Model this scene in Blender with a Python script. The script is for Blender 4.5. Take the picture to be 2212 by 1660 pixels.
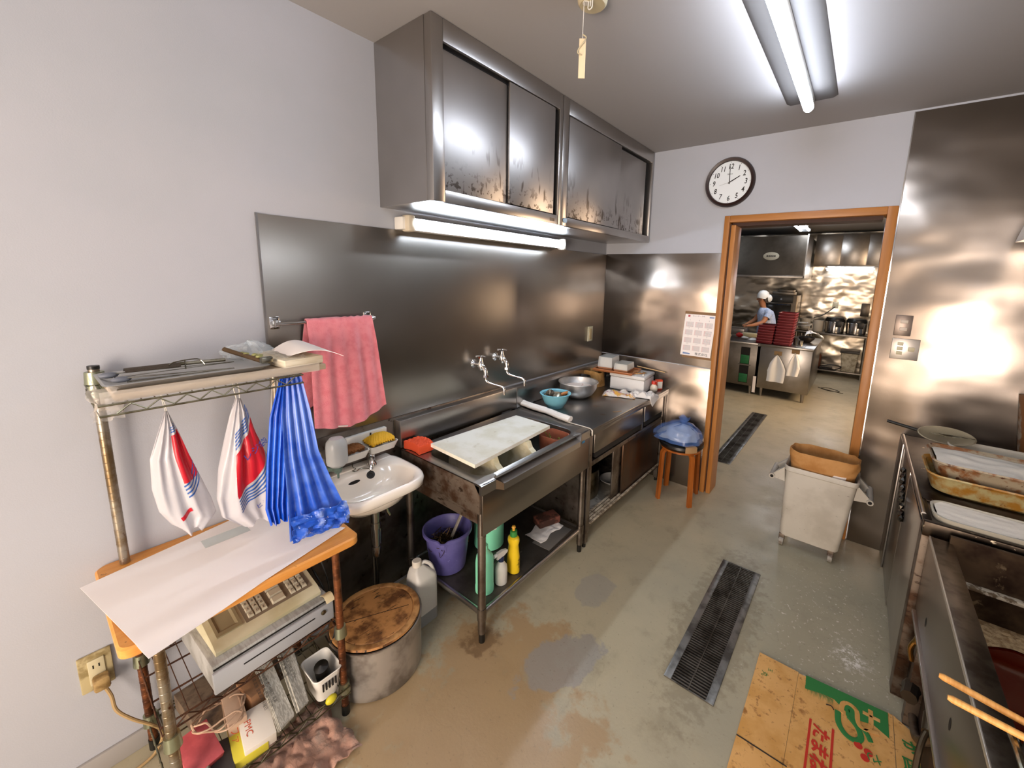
import bpy, bmesh, math, random
from mathutils import Vector, Matrix, noise
random.seed(7)
SC = bpy.context.scene
COL = SC.collection
PI = math.pi
for _o in list(bpy.data.objects): bpy.data.objects.remove(_o)

# ------------------------------------------------------------------ camera
cam = bpy.data.cameras.new('camera'); cam_o = bpy.data.objects.new('camera', cam); COL.objects.link(cam_o)
_yaw, _pitch, _roll = (0.63918, 0.16722, 0.03020)
_f = Vector((-math.sin(_yaw)*math.cos(_pitch), math.cos(_yaw)*math.cos(_pitch), -math.sin(_pitch)))
_r = Vector((math.cos(_yaw), math.sin(_yaw), 0)); _u = _r.cross(_f)
_r2 = _r*math.cos(_roll)+_u*math.sin(_roll); _u2 = -_r*math.sin(_roll)+_u*math.cos(_roll)
M4 = Matrix(((_r2.x,_u2.x,-_f.x,1.8597),(_r2.y,_u2.y,-_f.y,0.0),(_r2.z,_u2.z,-_f.z,1.6953),(0,0,0,1)))
cam_o.matrix_world = M4
cam.sensor_fit = 'HORIZONTAL'; cam.sensor_width = 36.0; cam.lens = 877.325/2212*36
cam.shift_x = -95.999/2212; cam.shift_y = -84.447/2212
cam.clip_start = 0.02
SC.camera = cam_o

# ------------------------------------------------------------------ view, world, daylight
SC.view_settings.view_transform = 'Standard'; SC.view_settings.look = 'None'
SC.view_settings.gamma = 1.0; SC.view_settings.use_curve_mapping = False
SC.view_settings.exposure = 2.05
SC.cycles.max_bounces = 8; SC.cycles.glossy_bounces = 5; SC.cycles.transmission_bounces = 5
SC.cycles.transparent_max_bounces = 8; SC.cycles.sample_clamp_indirect = 6.0
SC.cycles.caustics_reflective = False; SC.cycles.caustics_refractive = False
W = bpy.data.worlds.new('world'); SC.world = W; W.use_nodes = True
W.node_tree.nodes['Background'].inputs[0].default_value = (1.0, 0.72, 0.5, 1)
W.node_tree.nodes['Background'].inputs[1].default_value = 1.0
def area(name, loc, rot, sx, sy, power, col):
    l = bpy.data.lights.new(name, 'AREA'); l.shape = 'RECTANGLE'; l.size = sx; l.size_y = sy
    l.energy = power; l.color = col
    o = bpy.data.objects.new(name, l); o.location = loc; o.rotation_euler = rot; COL.objects.link(o); return o
# low sun glow coming through the two glazed openings behind the camera
area('daylight_entrance', (1.95, -2.32, 1.1), (PI/2, 0, 0), 1.5, 1.9, 34, (1.0, 0.88, 0.80))
area('daylight_kitchen_window', (3.12, 6.2, 1.5), (PI/2, 0, PI/2), 1.6, 1.0, 15, (1.0, 0.70, 0.45))

# ------------------------------------------------------------------ mesh helpers
def srgb(h):
    h = h.lstrip('#'); v = [int(h[i:i+2],16)/255 for i in (0,2,4)]
    return tuple((c/12.92 if c <= 0.04045 else ((c+0.055)/1.055)**2.4) for c in v)+(1.0,)
V = Vector
def frame_of(d):
    d = d.normalized(); a = V((0,0,1)) if abs(d.z) < .9 else V((1,0,0))
    x = a.cross(d).normalized(); return x, d.cross(x)
_tc = {}
def text_geo(body, shear=0.0, bold=0.0):
    k = (body, shear, bold)
    if k not in _tc:
        c = bpy.data.curves.new('t','FONT'); c.body = body; c.size = 1; c.shear = shear; c.offset = bold; c.resolution_u = 2
        o = bpy.data.objects.new('t', c); COL.objects.link(o); bpy.context.view_layer.update()
        me = bpy.data.meshes.new_from_object(o.evaluated_get(bpy.context.evaluated_depsgraph_get()))
        vs = [tuple(v.co[:2]) for v in me.vertices]; fs = [tuple(p.vertices) for p in me.polygons]
        bpy.data.objects.remove(o); bpy.data.curves.remove(c); bpy.data.meshes.remove(me)
        _tc[k] = (vs, fs)
    return _tc[k]
class MB:
    def __init__(s): s.bm = bmesh.new(); s.mi = 0
    def _f(s, vs, mi=None):
        try:
            f = s.bm.faces.new(vs); f.material_index = s.mi if mi is None else mi; return f
        except ValueError: return None
    def box(s, x0,x1,y0,y1,z0,z1, bev=0.0, rot=None, c=None):
        vs = [s.bm.verts.new((x,y,z)) for x in (x0,x1) for y in (y0,y1) for z in (z0,z1)]
        fs = [s._f([vs[i] for i in q]) for q in ((0,1,3,2),(4,6,7,5),(0,4,5,1),(2,3,7,6),(0,2,6,4),(1,5,7,3))]
        if bev:
            es = list({e for f in fs for e in f.edges})
            r = bmesh.ops.bevel(s.bm, geom=es, offset=bev, segments=2, profile=.5, affect='EDGES', clamp_overlap=True)
            vs = list({v for f in r['faces'] for v in f.verts} | {v for v in vs if v.is_valid})
        if rot:
            c = V(c) if c else V(((x0+x1)/2,(y0+y1)/2,(z0+z1)/2)); m = rot.to_3x3()
            for v in vs: v.co = c + m @ (v.co-c)
        return s
    def loft(s, rings, closed=True, cap0=True, cap1=True):
        R = [[s.bm.verts.new(p) for p in r] for r in rings]; n = len(R[0])
        for a, b in zip(R, R[1:]):
            for i in range(n if closed else n-1):
                j = (i+1) % n; s._f([a[i], a[j], b[j], b[i]])
        if closed and cap0: s._f(list(reversed(R[0])))
        if closed and cap1: s._f(R[-1])
        return s
    def cyl(s, p0, p1, r, r1=None, n=16, cap=True):
        p0, p1 = V(p0), V(p1); x, y = frame_of(p1-p0); r1 = r if r1 is None else r1
        ring = lambda p, q: [p + (x*math.cos(2*PI*i/n) + y*math.sin(2*PI*i/n))*q for i in range(n)]
        return s.loft([ring(p0, r), ring(p1, r1)], True, cap, cap)
    def tube(s, pts, r, n=8, closed=False, cap=True):
        P = [V(p) for p in pts]; m = len(P); rings = []; x = None
        for i in range(m):
            a = P[i-1] if (i or closed) else P[0]; b = P[(i+1) % m] if (i < m-1 or closed) else P[-1]
            d = (b-a)
            if d.length < 1e-9: d = V((0,0,1))
            d.normalize()
            if x is None: x, y = frame_of(d)
            else:
                x = x - d*x.dot(d)
                x = x.normalized() if x.length > 1e-6 else frame_of(d)[0]
                y = d.cross(x)
            rr = r[i] if isinstance(r, (list, tuple)) else r
            rings.append([P[i] + (x*math.cos(2*PI*k/n)+y*math.sin(2*PI*k/n))*rr for k in range(n)])
        if closed: rings.append(rings[0]); return s.loft(rings, True, False, False)
        return s.loft(rings, True, cap, cap)
    def lathe(s, c, prof, n=32, ax=(0,0,1), sx=1.0, sy=1.0, cap0=True, cap1=True):
        c = V(c); d = V(ax).normalized()
        x, y = (V((1,0,0)), V((0,1,0))) if abs(d.z) > .99 else frame_of(d)
        rings = [[c + d*z + x*(r*sx*math.cos(2*PI*i/n)) + y*(r*sy*math.sin(2*PI*i/n)) for i in range(n)] for r, z in prof]
        return s.loft(rings, True, cap0, cap1)
    def grid(s, f, nu, nv, thick=0.0):
        g = [[V(f(i/nu, j/nv)) for j in range(nv+1)] for i in range(nu+1)]
        if not thick:
            R = [[s.bm.verts.new(p) for p in r] for r in g]
            for i in range(nu):
                for j in range(nv): s._f([R[i][j], R[i+1][j], R[i+1][j+1], R[i][j+1]])
            return s
        N = [[None]*(nv+1) for _ in range(nu+1)]
        for i in range(nu+1):
            for j in range(nv+1):
                a = g[min(i+1,nu)][j]-g[max(i-1,0)][j]; b = g[i][min(j+1,nv)]-g[i][max(j-1,0)]
                k = a.cross(b); N[i][j] = k.normalized() if k.length > 1e-12 else V((0,0,1))
        A = [[s.bm.verts.new(g[i][j]+N[i][j]*thick/2) for j in range(nv+1)] for i in range(nu+1)]
        B = [[s.bm.verts.new(g[i][j]-N[i][j]*thick/2) for j in range(nv+1)] for i in range(nu+1)]
        for i in range(nu):
            for j in range(nv):
                s._f([A[i][j],A[i+1][j],A[i+1][j+1],A[i][j+1]]); s._f([B[i][j],B[i][j+1],B[i+1][j+1],B[i+1][j]])
        for i in range(nu):
            s._f([A[i][0],B[i][0],B[i+1][0],A[i+1][0]]); s._f([A[i][nv],A[i+1][nv],B[i+1][nv],B[i][nv]])
        for j in range(nv):
            s._f([A[0][j],A[0][j+1],B[0][j+1],B[0][j]]); s._f([A[nu][j],B[nu][j],B[nu][j+1],A[nu][j+1]])
        return s
    def prism(s, pts, off):
        a = [s.bm.verts.new(p) for p in pts]; b = [s.bm.verts.new(V(p)+V(off)) for p in pts]; n = len(a)
        s._f(list(reversed(a))); s._f(b)
        for i in range(n): s._f([a[i], a[(i+1)%n], b[(i+1)%n], b[i]])
        return s
    def ball(s, c, r, sc=(1,1,1), sub=2, nz=0.0, ns=20.0):
        q = bmesh.ops.create_icosphere(s.bm, subdivisions=sub, radius=r); c = V(c)
        for v in q['verts']:
            k = 1 + (nz*noise.noise(v.co*ns + c*13) if nz else 0)
            v.co = V((v.co.x*sc[0], v.co.y*sc[1], v.co.z*sc[2]))*k + c
        for f in {f for v in q['verts'] for f in v.link_faces}: f.material_index = s.mi
        return s
    def text(s, body, o, ux, uy, size, align='L', shear=0.0, wf=1.0, bold=0.0):
        vs, fs = text_geo(body, shear, bold); o = V(o); ux = V(ux).normalized(); uy = V(uy).normalized()
        if not vs: return s
        w = max(v[0] for v in vs); dx = {'L':0, 'C':-w/2, 'R':-w}[align]
        R = [s.bm.verts.new(o + ux*((x+dx)*size*wf) + uy*(y*size)) for x, y in vs]
        for f in fs: s._f([R[i] for i in f])
        return s
    def quad(s, a, b, c, d): s._f([s.bm.verts.new(p) for p in (a,b,c,d)]); return s
    def build(s, name, mat, parent=None, ang=35, norm=True, flat=False, label=None):
        if norm: bmesh.ops.recalc_face_normals(s.bm, faces=s.bm.faces[:])
        me = bpy.data.meshes.new(name); s.bm.to_mesh(me); s.bm.free()
        for m in (mat if isinstance(mat, (list, tuple)) else [mat]): me.materials.append(m)
        if not flat:
            me.polygons.foreach_set('use_smooth', [True]*len(me.polygons)); me.set_sharp_from_angle(angle=math.radians(ang))
        o = bpy.data.objects.new(name, me); COL.objects.link(o)
        if parent: adopt(o, parent)
        if label: o['label'] = label
        return o
WORLD_LOC = {}
def adopt(o, p):
    o.parent = p; l = V(WORLD_LOC.get(p.name, (0,0,0)))
    o.matrix_parent_inverse = Matrix.Translation(-l) if p.type == 'EMPTY' else Matrix.Identity(4)
def thing(name, label, cat, loc=(0,0,0), group=None):
    o = bpy.data.objects.new(name, None); COL.objects.link(o); o.location = loc; o.empty_display_size = .05
    WORLD_LOC[o.name] = tuple(loc)
    o['label'] = label; o['category'] = cat
    if group: o['group'] = group
    return o
def tag(o, label, cat, group=None, kind=None):
    o['label'] = label; o['category'] = cat
    if group: o['group'] = group
    if kind: o['kind'] = kind
    return o
def struct(o): o['kind'] = 'structure'; return o
def copy_tree(o, parent=None):
    c = o.copy(); COL.objects.link(c)
    if parent: c.parent = parent
    for ch in [x for x in bpy.data.objects if x.parent == o]: copy_tree(ch, c)
    return c
def arc(c, r, a0, a1, n, u=(1,0,0), v=(0,0,1)):
    c, u, v = V(c), V(u), V(v)
    return [c + u*(r*math.cos(a0+(a1-a0)*i/n)) + v*(r*math.sin(a0+(a1-a0)*i/n)) for i in range(n+1)]
def smooth_path(pts, n=6):
    P = [V(p) for p in pts]; out = []
    for i in range(len(P)-1):
        p0 = P[max(i-1,0)]; p1 = P[i]; p2 = P[i+1]; p3 = P[min(i+2,len(P)-1)]
        for k in range(n):
            t = k/n
            out.append(0.5*((2*p1)+(p2-p0)*t+(2*p0-5*p1+4*p2-p3)*t*t+(3*p1-p0-3*p2+p3)*t**3))
    return out+[P[-1]]
def nz(x, y=0.0, z=0.0): return noise.noise(V((x,y,z)))

# ------------------------------------------------------------------ materials
def mat(name, col, rough=.5, metal=0.0, col2=None, vs=6.0, vmix=(.4,.65), det=4, bump=0.0, bs=60.0, trans=0.0, alpha=1.0,
        stretch=(1,1,1), ior=1.45, rvar=0.0, emit=None, estr=0.0, sss=0.0, stains=(), coat=0.0, wave=0.0, ws=2.5, wst=(1,1,1), bstretch=(1,1,1), sheen=0.0, aniso=0.0):
    m = bpy.data.materials.new(name); m.use_nodes = True; nt = m.node_tree; N = nt.nodes; L = nt.links
    b = N['Principled BSDF']; c1 = srgb(col) if isinstance(col, str) else col
    b.inputs['Base Color'].default_value = c1; b.inputs['Roughness'].default_value = rough
    b.inputs['Metallic'].default_value = metal; b.inputs['IOR'].default_value = ior
    b.inputs['Transmission Weight'].default_value = trans; b.inputs['Alpha'].default_value = alpha
    if coat: b.inputs['Coat Weight'].default_value = coat; b.inputs['Coat Roughness'].default_value = .1
    if sheen: b.inputs['Sheen Weight'].default_value = sheen
    if sss: b.inputs['Subsurface Weight'].default_value = sss; b.inputs['Subsurface Radius'].default_value = (.02,.015,.01); b.inputs['Subsurface Scale'].default_value = .5
    if aniso: b.inputs['Anisotropic'].default_value = aniso
    if emit: b.inputs['Emission Color'].default_value = srgb(emit); b.inputs['Emission Strength'].default_value = estr
    tc = N.new('ShaderNodeTexCoord')
    def mapped(sc, scale):
        mp = N.new('ShaderNodeMapping'); mp.inputs['Scale'].default_value = sc; L.new(tc.outputs['Object'], mp.inputs[0])
        n = N.new('ShaderNodeTexNoise'); n.inputs['Scale'].default_value = scale; n.inputs['Detail'].default_value = det
        n.inputs['Roughness'].default_value = .6
        L.new(mp.outputs[0], n.inputs['Vector']); return n
    cur = None
    def blend(fac, ca, cb):
        x = N.new('ShaderNodeMix'); x.data_type = 'RGBA'
        L.new(fac, x.inputs[0])
        if hasattr(ca, 'node'): L.new(ca, x.inputs[6])
        else: x.inputs[6].default_value = ca
        x.inputs[7].default_value = cb; return x.outputs[2]
    def ramp(src, lo, hi):
        r = N.new('ShaderNodeMapRange'); r.inputs[1].default_value = lo; r.inputs[2].default_value = hi
        r.interpolation_type = 'SMOOTHSTEP'; L.new(src, r.inputs[0]); return r.outputs[0]
    if col2:
        n = mapped(stretch, vs); cur = blend(ramp(n.outputs[0], *vmix), c1, srgb(col2) if isinstance(col2, str) else col2)
    for st_ in stains:
        sc, sstr, lo, hi, cc = st_[:5]
        n = mapped(sstr, sc); fac = ramp(n.outputs[0], lo, hi)
        if len(st_) > 5:   # grime that only grows in a band of heights
            sp = N.new('ShaderNodeSeparateXYZ'); L.new(tc.outputs['Object'], sp.inputs[0]); mm = N.new('ShaderNodeMath'); mm.operation = 'MULTIPLY'
            L.new(fac, mm.inputs[0]); L.new(ramp(sp.outputs[2], st_[5], st_[6]), mm.inputs[1]); fac = mm.outputs[0]
        cur = blend(fac, cur if cur else c1, srgb(cc))
    if cur: L.new(cur, b.inputs['Base Color'])
    if rvar:
        n = mapped(stretch, vs*1.3); n.inputs['Detail'].default_value = 1.0; r = N.new('ShaderNodeMapRange'); r.inputs[3].default_value = max(0.02, rough-rvar); r.inputs[4].default_value = rough+rvar
        r.inputs[1].default_value = .1; r.inputs[2].default_value = .9; r.interpolation_type = 'SMOOTHERSTEP'
        L.new(n.outputs[0], r.inputs[0]); L.new(r.outputs[0], b.inputs['Roughness'])
    last = None
    if bump:
        n = mapped(bstretch, bs); k = N.new('ShaderNodeBump'); k.inputs['Strength'].default_value = bump; k.inputs['Distance'].default_value = .003
        L.new(n.outputs[0], k.inputs['Height']); last = k
    if wave:
        n = mapped(wst, ws); n.inputs['Detail'].default_value = 1.5; k = N.new('ShaderNodeBump'); k.inputs['Strength'].default_value = 1.0; k.inputs['Distance'].default_value = wave
        L.new(n.outputs[0], k.inputs['Height'])
        if last: L.new(last.outputs[0], k.inputs['Normal'])
        last = k
    if last: L.new(last.outputs[0], b.inputs['Normal'])
    m['_'] = 1
    return m
def wood(name, c1, c2, rough=.45, axis='y', sc=1.0, stains=()):
    s = {'x': (2,22,22), 'y': (22,2,22), 'z': (22,22,2)}[axis]
    return mat(name, c1, rough, col2=c2, vs=1.3*sc, stretch=s, vmix=(.3,.72), bump=.08, bs=2.0, bstretch=s, stains=stains)

m_wall   = mat('wall_paint', '#b3b4b9', .72, col2='#afb1b6', vs=1.5, bump=.12, bs=260)
m_ceil   = mat('ceiling_paint', '#aaa7a6', .8, bump=.05, bs=200)
m_steel  = mat('brushed_steel', '#bab6b2', .3, 1.0, col2='#a5a09b', det=2, vmix=(.1,.95), vs=2.5)
m_door   = mat('steel_door_skin', '#bcb8b5', .37, 1.0, col2='#a8a4a0', det=2, vmix=(.1,.95), vs=3.0, wave=.003, ws=2.6, stains=[(34,(1,1,1),.54,.62,'#6b645e',2.2,2.05),(22,(1,1,.25),.6,.66,'#6d655e',2.35,2.1)])
m_splash = mat('steel_splashback', '#9d978f', .3, 1.0, col2='#8a837b', det=2, vmix=(.1,.95), vs=1.8, wave=.003, ws=1.4)
m_panel  = mat('wavy_steel_sheet', '#a89d93', .27, 1.0, col2='#92887e', det=2, vmix=(.1,.95), vs=1.6, wave=.06, ws=1.5, wst=(1,1,1.4))
m_kwall  = mat('kitchen_wavy_steel', '#c9bda9', .24, 1.0, wave=.05, ws=2.2, wst=(1,1,1.6))
m_top    = mat('worktop_steel', '#a3a19e', .3, 1.0, col2='#8a8886', det=1, vmix=(.1,.95), vs=2.5, wave=.001, ws=6, stains=[(9,(1,1,1),.62,.75,'#9a8f80')])
m_dsteel = mat('greasy_steel', '#8d857c', .4, 1.0, col2='#6b6056', vs=7, bump=.1, bs=80, stains=[(14,(1,1,1),.6,.7,'#3a2c20')])
m_rusty  = mat('rust_stained_steel', '#6e6256', .5, .7, col2='#4a3424', vs=9, vmix=(.42,.6), bump=.2, bs=60, stains=[(20,(1,1,3),.58,.7,'#33241a')])
m_chrome = mat('chrome', '#d6d6d6', .08, 1.0)
m_chrome2= mat('worn_chrome', '#9c9a8c', .25, 1.0, col2='#6d6755', vs=30)
m_dark   = mat('dark_gap_shade_and_marks', '#17130f', .8)  # shade colour painted into gaps and recesses, also plain dark marks
m_black  = mat('black_plastic', '#14130f', .4)
m_rubber = mat('black_rubber', '#1d1b19', .6, bump=.1, bs=120)
m_amber  = wood('amber_door_wood', '#b3773c', '#a0672e', .4, 'z')
m_amber_x= wood('amber_door_wood_header', '#b3773c', '#a0672e', .4, 'x')
m_board  = wood('table_board', '#e6a254', '#d28a3c', .35, 'y', stains=[(28,(1,1,1),.66,.75,'#6b3d18')])
m_white  = mat('white_plastic', '#dedad0', .35)
m_cream  = mat('cream_plastic', '#cfc6a9', .45, col2='#bfb593', vs=12)
m_ivory  = mat('ivory_ceramic', '#fbf2e4', .12, coat=.6)
m_paper  = mat('white_paper', '#faf1ea', .7)
# ------------------------------------------------------------------ floor material (concrete with its own patches)
def floor_mat():
    m = bpy.data.materials.new('painted_concrete_floor'); m.use_nodes = True; nt = m.node_tree; N = nt.nodes; L = nt.links
    b = N['Principled BSDF']; geo = N.new('ShaderNodeTexCoord')
    def noise_(scale, det=5, rough=.62, dist=0.0, sc=(1,1,1)):
        mp = N.new('ShaderNodeMapping'); mp.inputs['Scale'].default_value = sc; L.new(geo.outputs['Object'], mp.inputs[0])
        n = N.new('ShaderNodeTexNoise'); n.inputs['Scale'].default_value = scale; n.inputs['Detail'].default_value = det
        n.inputs['Roughness'].default_value = rough; n.inputs['Distortion'].default_value = dist; L.new(mp.outputs[0], n.inputs['Vector']); return n.outputs[0]
    def rmp(src, lo, hi, a=0, c=1):
        r = N.new('ShaderNodeMapRange'); r.interpolation_type = 'SMOOTHSTEP'; L.new(src, r.inputs[0])
        for i, v in zip((1,2,3,4), (lo,hi,a,c)): r.inputs[i].default_value = v
        return r.outputs[0]
    def mul(a, c_):
        k = N.new('ShaderNodeMath'); k.operation = 'MULTIPLY'; L.new(a, k.inputs[0])
        if hasattr(c_, 'node'): L.new(c_, k.inputs[1])
        else: k.inputs[1].default_value = c_
        return k.outputs[0]
    def add(a, c_):
        k = N.new('ShaderNodeMath'); k.operation = 'ADD'; L.new(a, k.inputs[0]); L.new(c_, k.inputs[1]); return k.outputs[0]
    def mix(f, a, c_):
        x = N.new('ShaderNodeMix'); x.data_type = 'RGBA'; L.new(f, x.inputs[0])
        if hasattr(a, 'node'): L.new(a, x.inputs[6])
        else: x.inputs[6].default_value = a
        x.inputs[7].default_value = c_; return x.outputs[2]
    def spot(x, y, rx, ry, jit=.5, rot=0.0, edge=(.75, 1.0), nscale=5):
        mp = N.new('ShaderNodeMapping'); mp.vector_type = 'TEXTURE'; mp.inputs['Location'].default_value = (x, y, 0); mp.inputs['Rotation'].default_value = (0,0,rot)
        mp.inputs['Scale'].default_value = (rx, ry, 1); L.new(geo.outputs['Object'], mp.inputs[0])
        vl = N.new('ShaderNodeVectorMath'); vl.operation = 'LENGTH'; L.new(mp.outputs[0], vl.inputs[0])
        j = mul(rmp(noise_(nscale, 6), .2, .8, -jit, jit), 1.0); d = add(vl.outputs['Value'], j)
        return rmp(d, edge[0], edge[1], 1, 0)
    c = mix(rmp(noise_(1.1), .35, .7), srgb('#b3a98d'), srgb('#a39c85'))
    c = mix(mul(rmp(noise_(5.0, 8), .5, .75), .5), c, srgb('#7f765f'))
    c = mix(mul(spot(.95, .75, .5, .75, .45, .5), .62), c, srgb('#a07c4e'))
    c = mix(mul(spot(1.0, 1.28, .13, .27, .35, -.5, (.8,.92)), .8), c, srgb('#95918a'))
    c = mix(mul(spot(.88, 1.75, .1, .16, .4, .3, (.8,.92)), .6), c, srgb('#96938a'))
    c = mix(mul(spot(.63, 1.14, .09, .09, .5, 0, (.5, 1.1), 22), .6), c, srgb('#5a3f26'))
    c = mix(mul(spot(1.95, 2.35, .45, .8, .3), .5), c, srgb('#9b9885'))
    c = mix(mul(rmp(noise_(55, 3), .62, .7), .25), c, srgb('#4d4536'))
    # grime round the drain and hairline cracks
    c = mix(mul(spot(1.475, 1.98, .17, .62, .35, 0, (.75, 1.15), 26), .3), c, srgb('#54462f'))
    wv = N.new('ShaderNodeTexNoise'); wv.inputs['Scale'].default_value = 1.35; wv.inputs['Detail'].default_value = 7; L.new(geo.outputs['Object'], wv.inputs['Vector'])
    sb = N.new('ShaderNodeMath'); sb.operation = 'SUBTRACT'; L.new(wv.outputs[0], sb.inputs[0]); sb.inputs[1].default_value = .47
    ab = N.new('ShaderNodeMath'); ab.operation = 'ABSOLUTE'; L.new(sb.outputs[0], ab.inputs[0])
    c = mix(mul(rmp(ab.outputs[0], 0.0, .0035, 1, 0), .10), c, srgb('#4c412f'))
    # spilt flour near the stove
    fl = mul(rmp(noise_(42, 4, .7), .585, .66), spot(1.95, 2.2, .34, .75, .5, 0, (.25, 1.15), 7))
    c = mix(mul(fl, .8), c, srgb('#e6e2d8'))
    fl2 = mul(rmp(noise_(26, 6, .8), .47, .58), spot(2.02, 2.13, .09, .1, .4, 0, (.3, 1.0), 20))
    c = mix(mul(fl2, .9), c, srgb('#f2efe8'))
    L.new(c, b.inputs['Base Color'])
    L.new(rmp(noise_(2.2), .35, .7, .3, .5), b.inputs['Roughness'])
    k = N.new('ShaderNodeBump'); k.inputs['Strength'].default_value = .25; k.inputs['Distance'].default_value = .002
    L.new(noise_(70, 4), k.inputs['Height']); L.new(k.outputs[0], b.inputs['Normal'])
    return m
m_floor = floor_mat()

# ------------------------------------------------------------------ room shell
H = 2.687; YF = 3.2; XR = 4.0; YB = -2.2; YK = 9.7
struct(MB().box(-3.2, XR+.1, YB-.1, YK+.1, -.1, 0).build('floor', m_floor, flat=True))
struct(MB().box(-.1, XR+.1, YB-.1, YF, H, H+.1).build('ceiling', m_ceil, flat=True))
struct(MB().box(-.12, 0, YB-.1, YF, 0, H).build('wall_left', m_wall, flat=True))
struct(MB().box(XR, XR+.12, YB-.1, YF, 0, H).build('wall_right', m_wall, flat=True))
wb = MB(); wb.box(-.12, .25, YB-.12, YB, 0, H); wb.box(2.75, XR+.12, YB-.12, YB, 0, H); wb.box(.25, 2.75, YB-.12, YB, 2.1, H)
struct(wb.build('wall_back', m_wall, flat=True))
gl = MB(); gl.box(.27,.33,YB-.08,YB-.02,0,2.08); gl.box(2.67,2.73,YB-.08,YB-.02,0,2.08); gl.box(1.46,1.54,YB-.08,YB-.02,0,2.08); gl.box(.27,2.73,YB-.08,YB-.02,2.02,2.09); gl.box(.27,2.73,YB-.08,YB-.02,0,.08)
struct(gl.build('door_2', mat('aluminium_frame','#9b9a98',.35,.9), flat=True))
wf = MB(); wf.box(0, 1.0, YF, YF+.16, 0, H); wf.box(1.955, XR, YF, YF+.16, 0, H); wf.box(1.0, 1.955, YF, YF+.16, 2.155, H)
struct(wf.build('wall_far', m_wall, flat=True))
# door frame of the pass between the rooms
d1 = thing('door_1', '', '', (1.48, YF, 0)); del d1['label'], d1['category']; d1['kind'] = 'structure'
MB().box(.985,1.022,YF-.016,YF+.17,0,2.165,.003).box(1.034,1.066,YF-.004,YF+.165,0,2.1,.003).build('jamb', m_amber, d1)
MB().box(1.022,1.034,YF+.012,YF+.165,0,2.11).box(1.034,1.9,YF+.03,YF+.165,2.095,2.125).build('groove', mat('dark_brown_groove','#3c1f0c',.6), d1)  # groove and strip under the header coloured dark brown
MB().box(1.915,1.966,YF-.016,YF+.17,0,2.165,.003).build('jamb', m_amber, d1)
MB().box(1.022,1.915,YF-.016,YF+.17,2.118,2.165,.003).build('header', m_amber_x, d1)
# kitchen beyond the door
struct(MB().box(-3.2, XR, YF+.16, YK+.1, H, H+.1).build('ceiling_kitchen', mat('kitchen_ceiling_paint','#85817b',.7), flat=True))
struct(MB().box(-3.2, XR, YK, YK+.1, 0, H).build('wall_kitchen_back', m_kwall, flat=True))
struct(MB().box(-3.3, -3.2, YF+.16, YK, 0, H).build('wall_kitchen_left', m_wall, flat=True))
wk = MB(); wk.box(3.0,3.1,YF+.16,5.3,0,H); wk.box(3.0,3.1,7.1,YK,0,H); wk.box(3.0,3.1,5.3,7.1,0,.9); wk.box(3.0,3.1,5.3,7.1,2.1,H)
struct(wk.build('wall_kitchen_right', m_wall, flat=True))
struct(MB().box(-3.2, 0-.12, YF, YF+.16, 0, H).build('wall_kitchen_front', m_wall, flat=True))
struct(MB().box(0, .012, -2.2, .58, 0, .07, .002).build('baseboard_left', mat('grey_baseboard','#a9a49e',.6)))

# ------------------------------------------------------------------ steel sheets on the walls
t = thing('steel_wall_panel', 'broad dark brushed steel splashback sheet on left wall behind the pink towel', 'wall panel', (0,1.9,.97))
MB().box(.0005,.006,.583,YF-.001,.955,1.896,.001).build('sheet', m_splash, t)
MB().box(.0005,.009,.581,.588,.955,1.898).build('edge_trim', m_steel, t)
t = thing('steel_wall_panel', 'stained lower steel sheet on left wall behind the wash basin pipes', 'wall panel', (0,.85,.0))
MB().box(.0005,.005,.6,1.9,.02,.953,.001).build('sheet', m_dsteel, t)
t = thing('steel_wall_panel', 'wavy steel sheet behind the year calendar, left of the doorway', 'wall panel', (.5,YF,0))
MB().box(.006,.984,YF-.006,YF-.0005,1.025,1.902,.001).build('sheet', m_panel, t)
MB().box(.006,.984,YF-.005,YF-.0005,.0,1.018,.001).build('lower_sheet', m_panel, t)
t = thing('steel_wall_panel', 'tall rippled steel sheet carrying the light switches, right of the doorway', 'wall panel', (2.9,YF,0))
MB().box(1.968,XR-.01,YF-.006,YF-.0005,.0005,H-.012,.001).build('sheet', m_panel, t)
MB().box(1.9665,1.972,YF-.009,YF-.0005,.01,H-.012).build('edge_trim', m_chrome, t)

# ------------------------------------------------------------------ wall cabinets
def wall_cab(label, y0, y1, z0, z1, gaps):
    t = thing('wall_cabinet', label, 'cabinet', (0,(y0+y1)/2,z0)); D = .405
    b = MB(); b.box(.001,D-.045,y0,y1,z0,z1-.003)      # carcass block
    b.box(D-.045,D,y0,y0+.058,z0,z1-.003,.003); b.box(D-.045,D,y1-.03,y1,z0,z1-.003,.003)
    b.box(D-.045,D,y0+.058,y1-.03,z1-.085,z1-.003,.002); b.box(D-.045,D,y0+.058,y1-.03,z0,z0+.05,.002)
    b.build('body', m_steel, t)
    MB().box(D-.0449,D-.040,y0+.058,y1-.03,z0+.05,z1-.085).build('track_recess_shade', m_dark, t)  # dark sheet behind the doors paints in the recess shadow
    for a, c, d in gaps:
        MB().box(D-d-.012,D-d,a,c,z0+.055,z1-(.1 if d>.02 else .088),.002).build('sliding_door', m_door, t)
    return t
c1 = wall_cab('left stainless wall cabinet with two sliding doors above the lit tube lamp', 1.085, 1.957, 1.99, H, [(1.145,1.545,.022),(1.535,1.895,.006)])
c2 = wall_cab('right stainless wall cabinet with round smudge reflection, reaching the far wall', 1.96, 3.188, 1.99, H, [(2.03,2.66,.006),(2.64,3.09,.022)])
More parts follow.
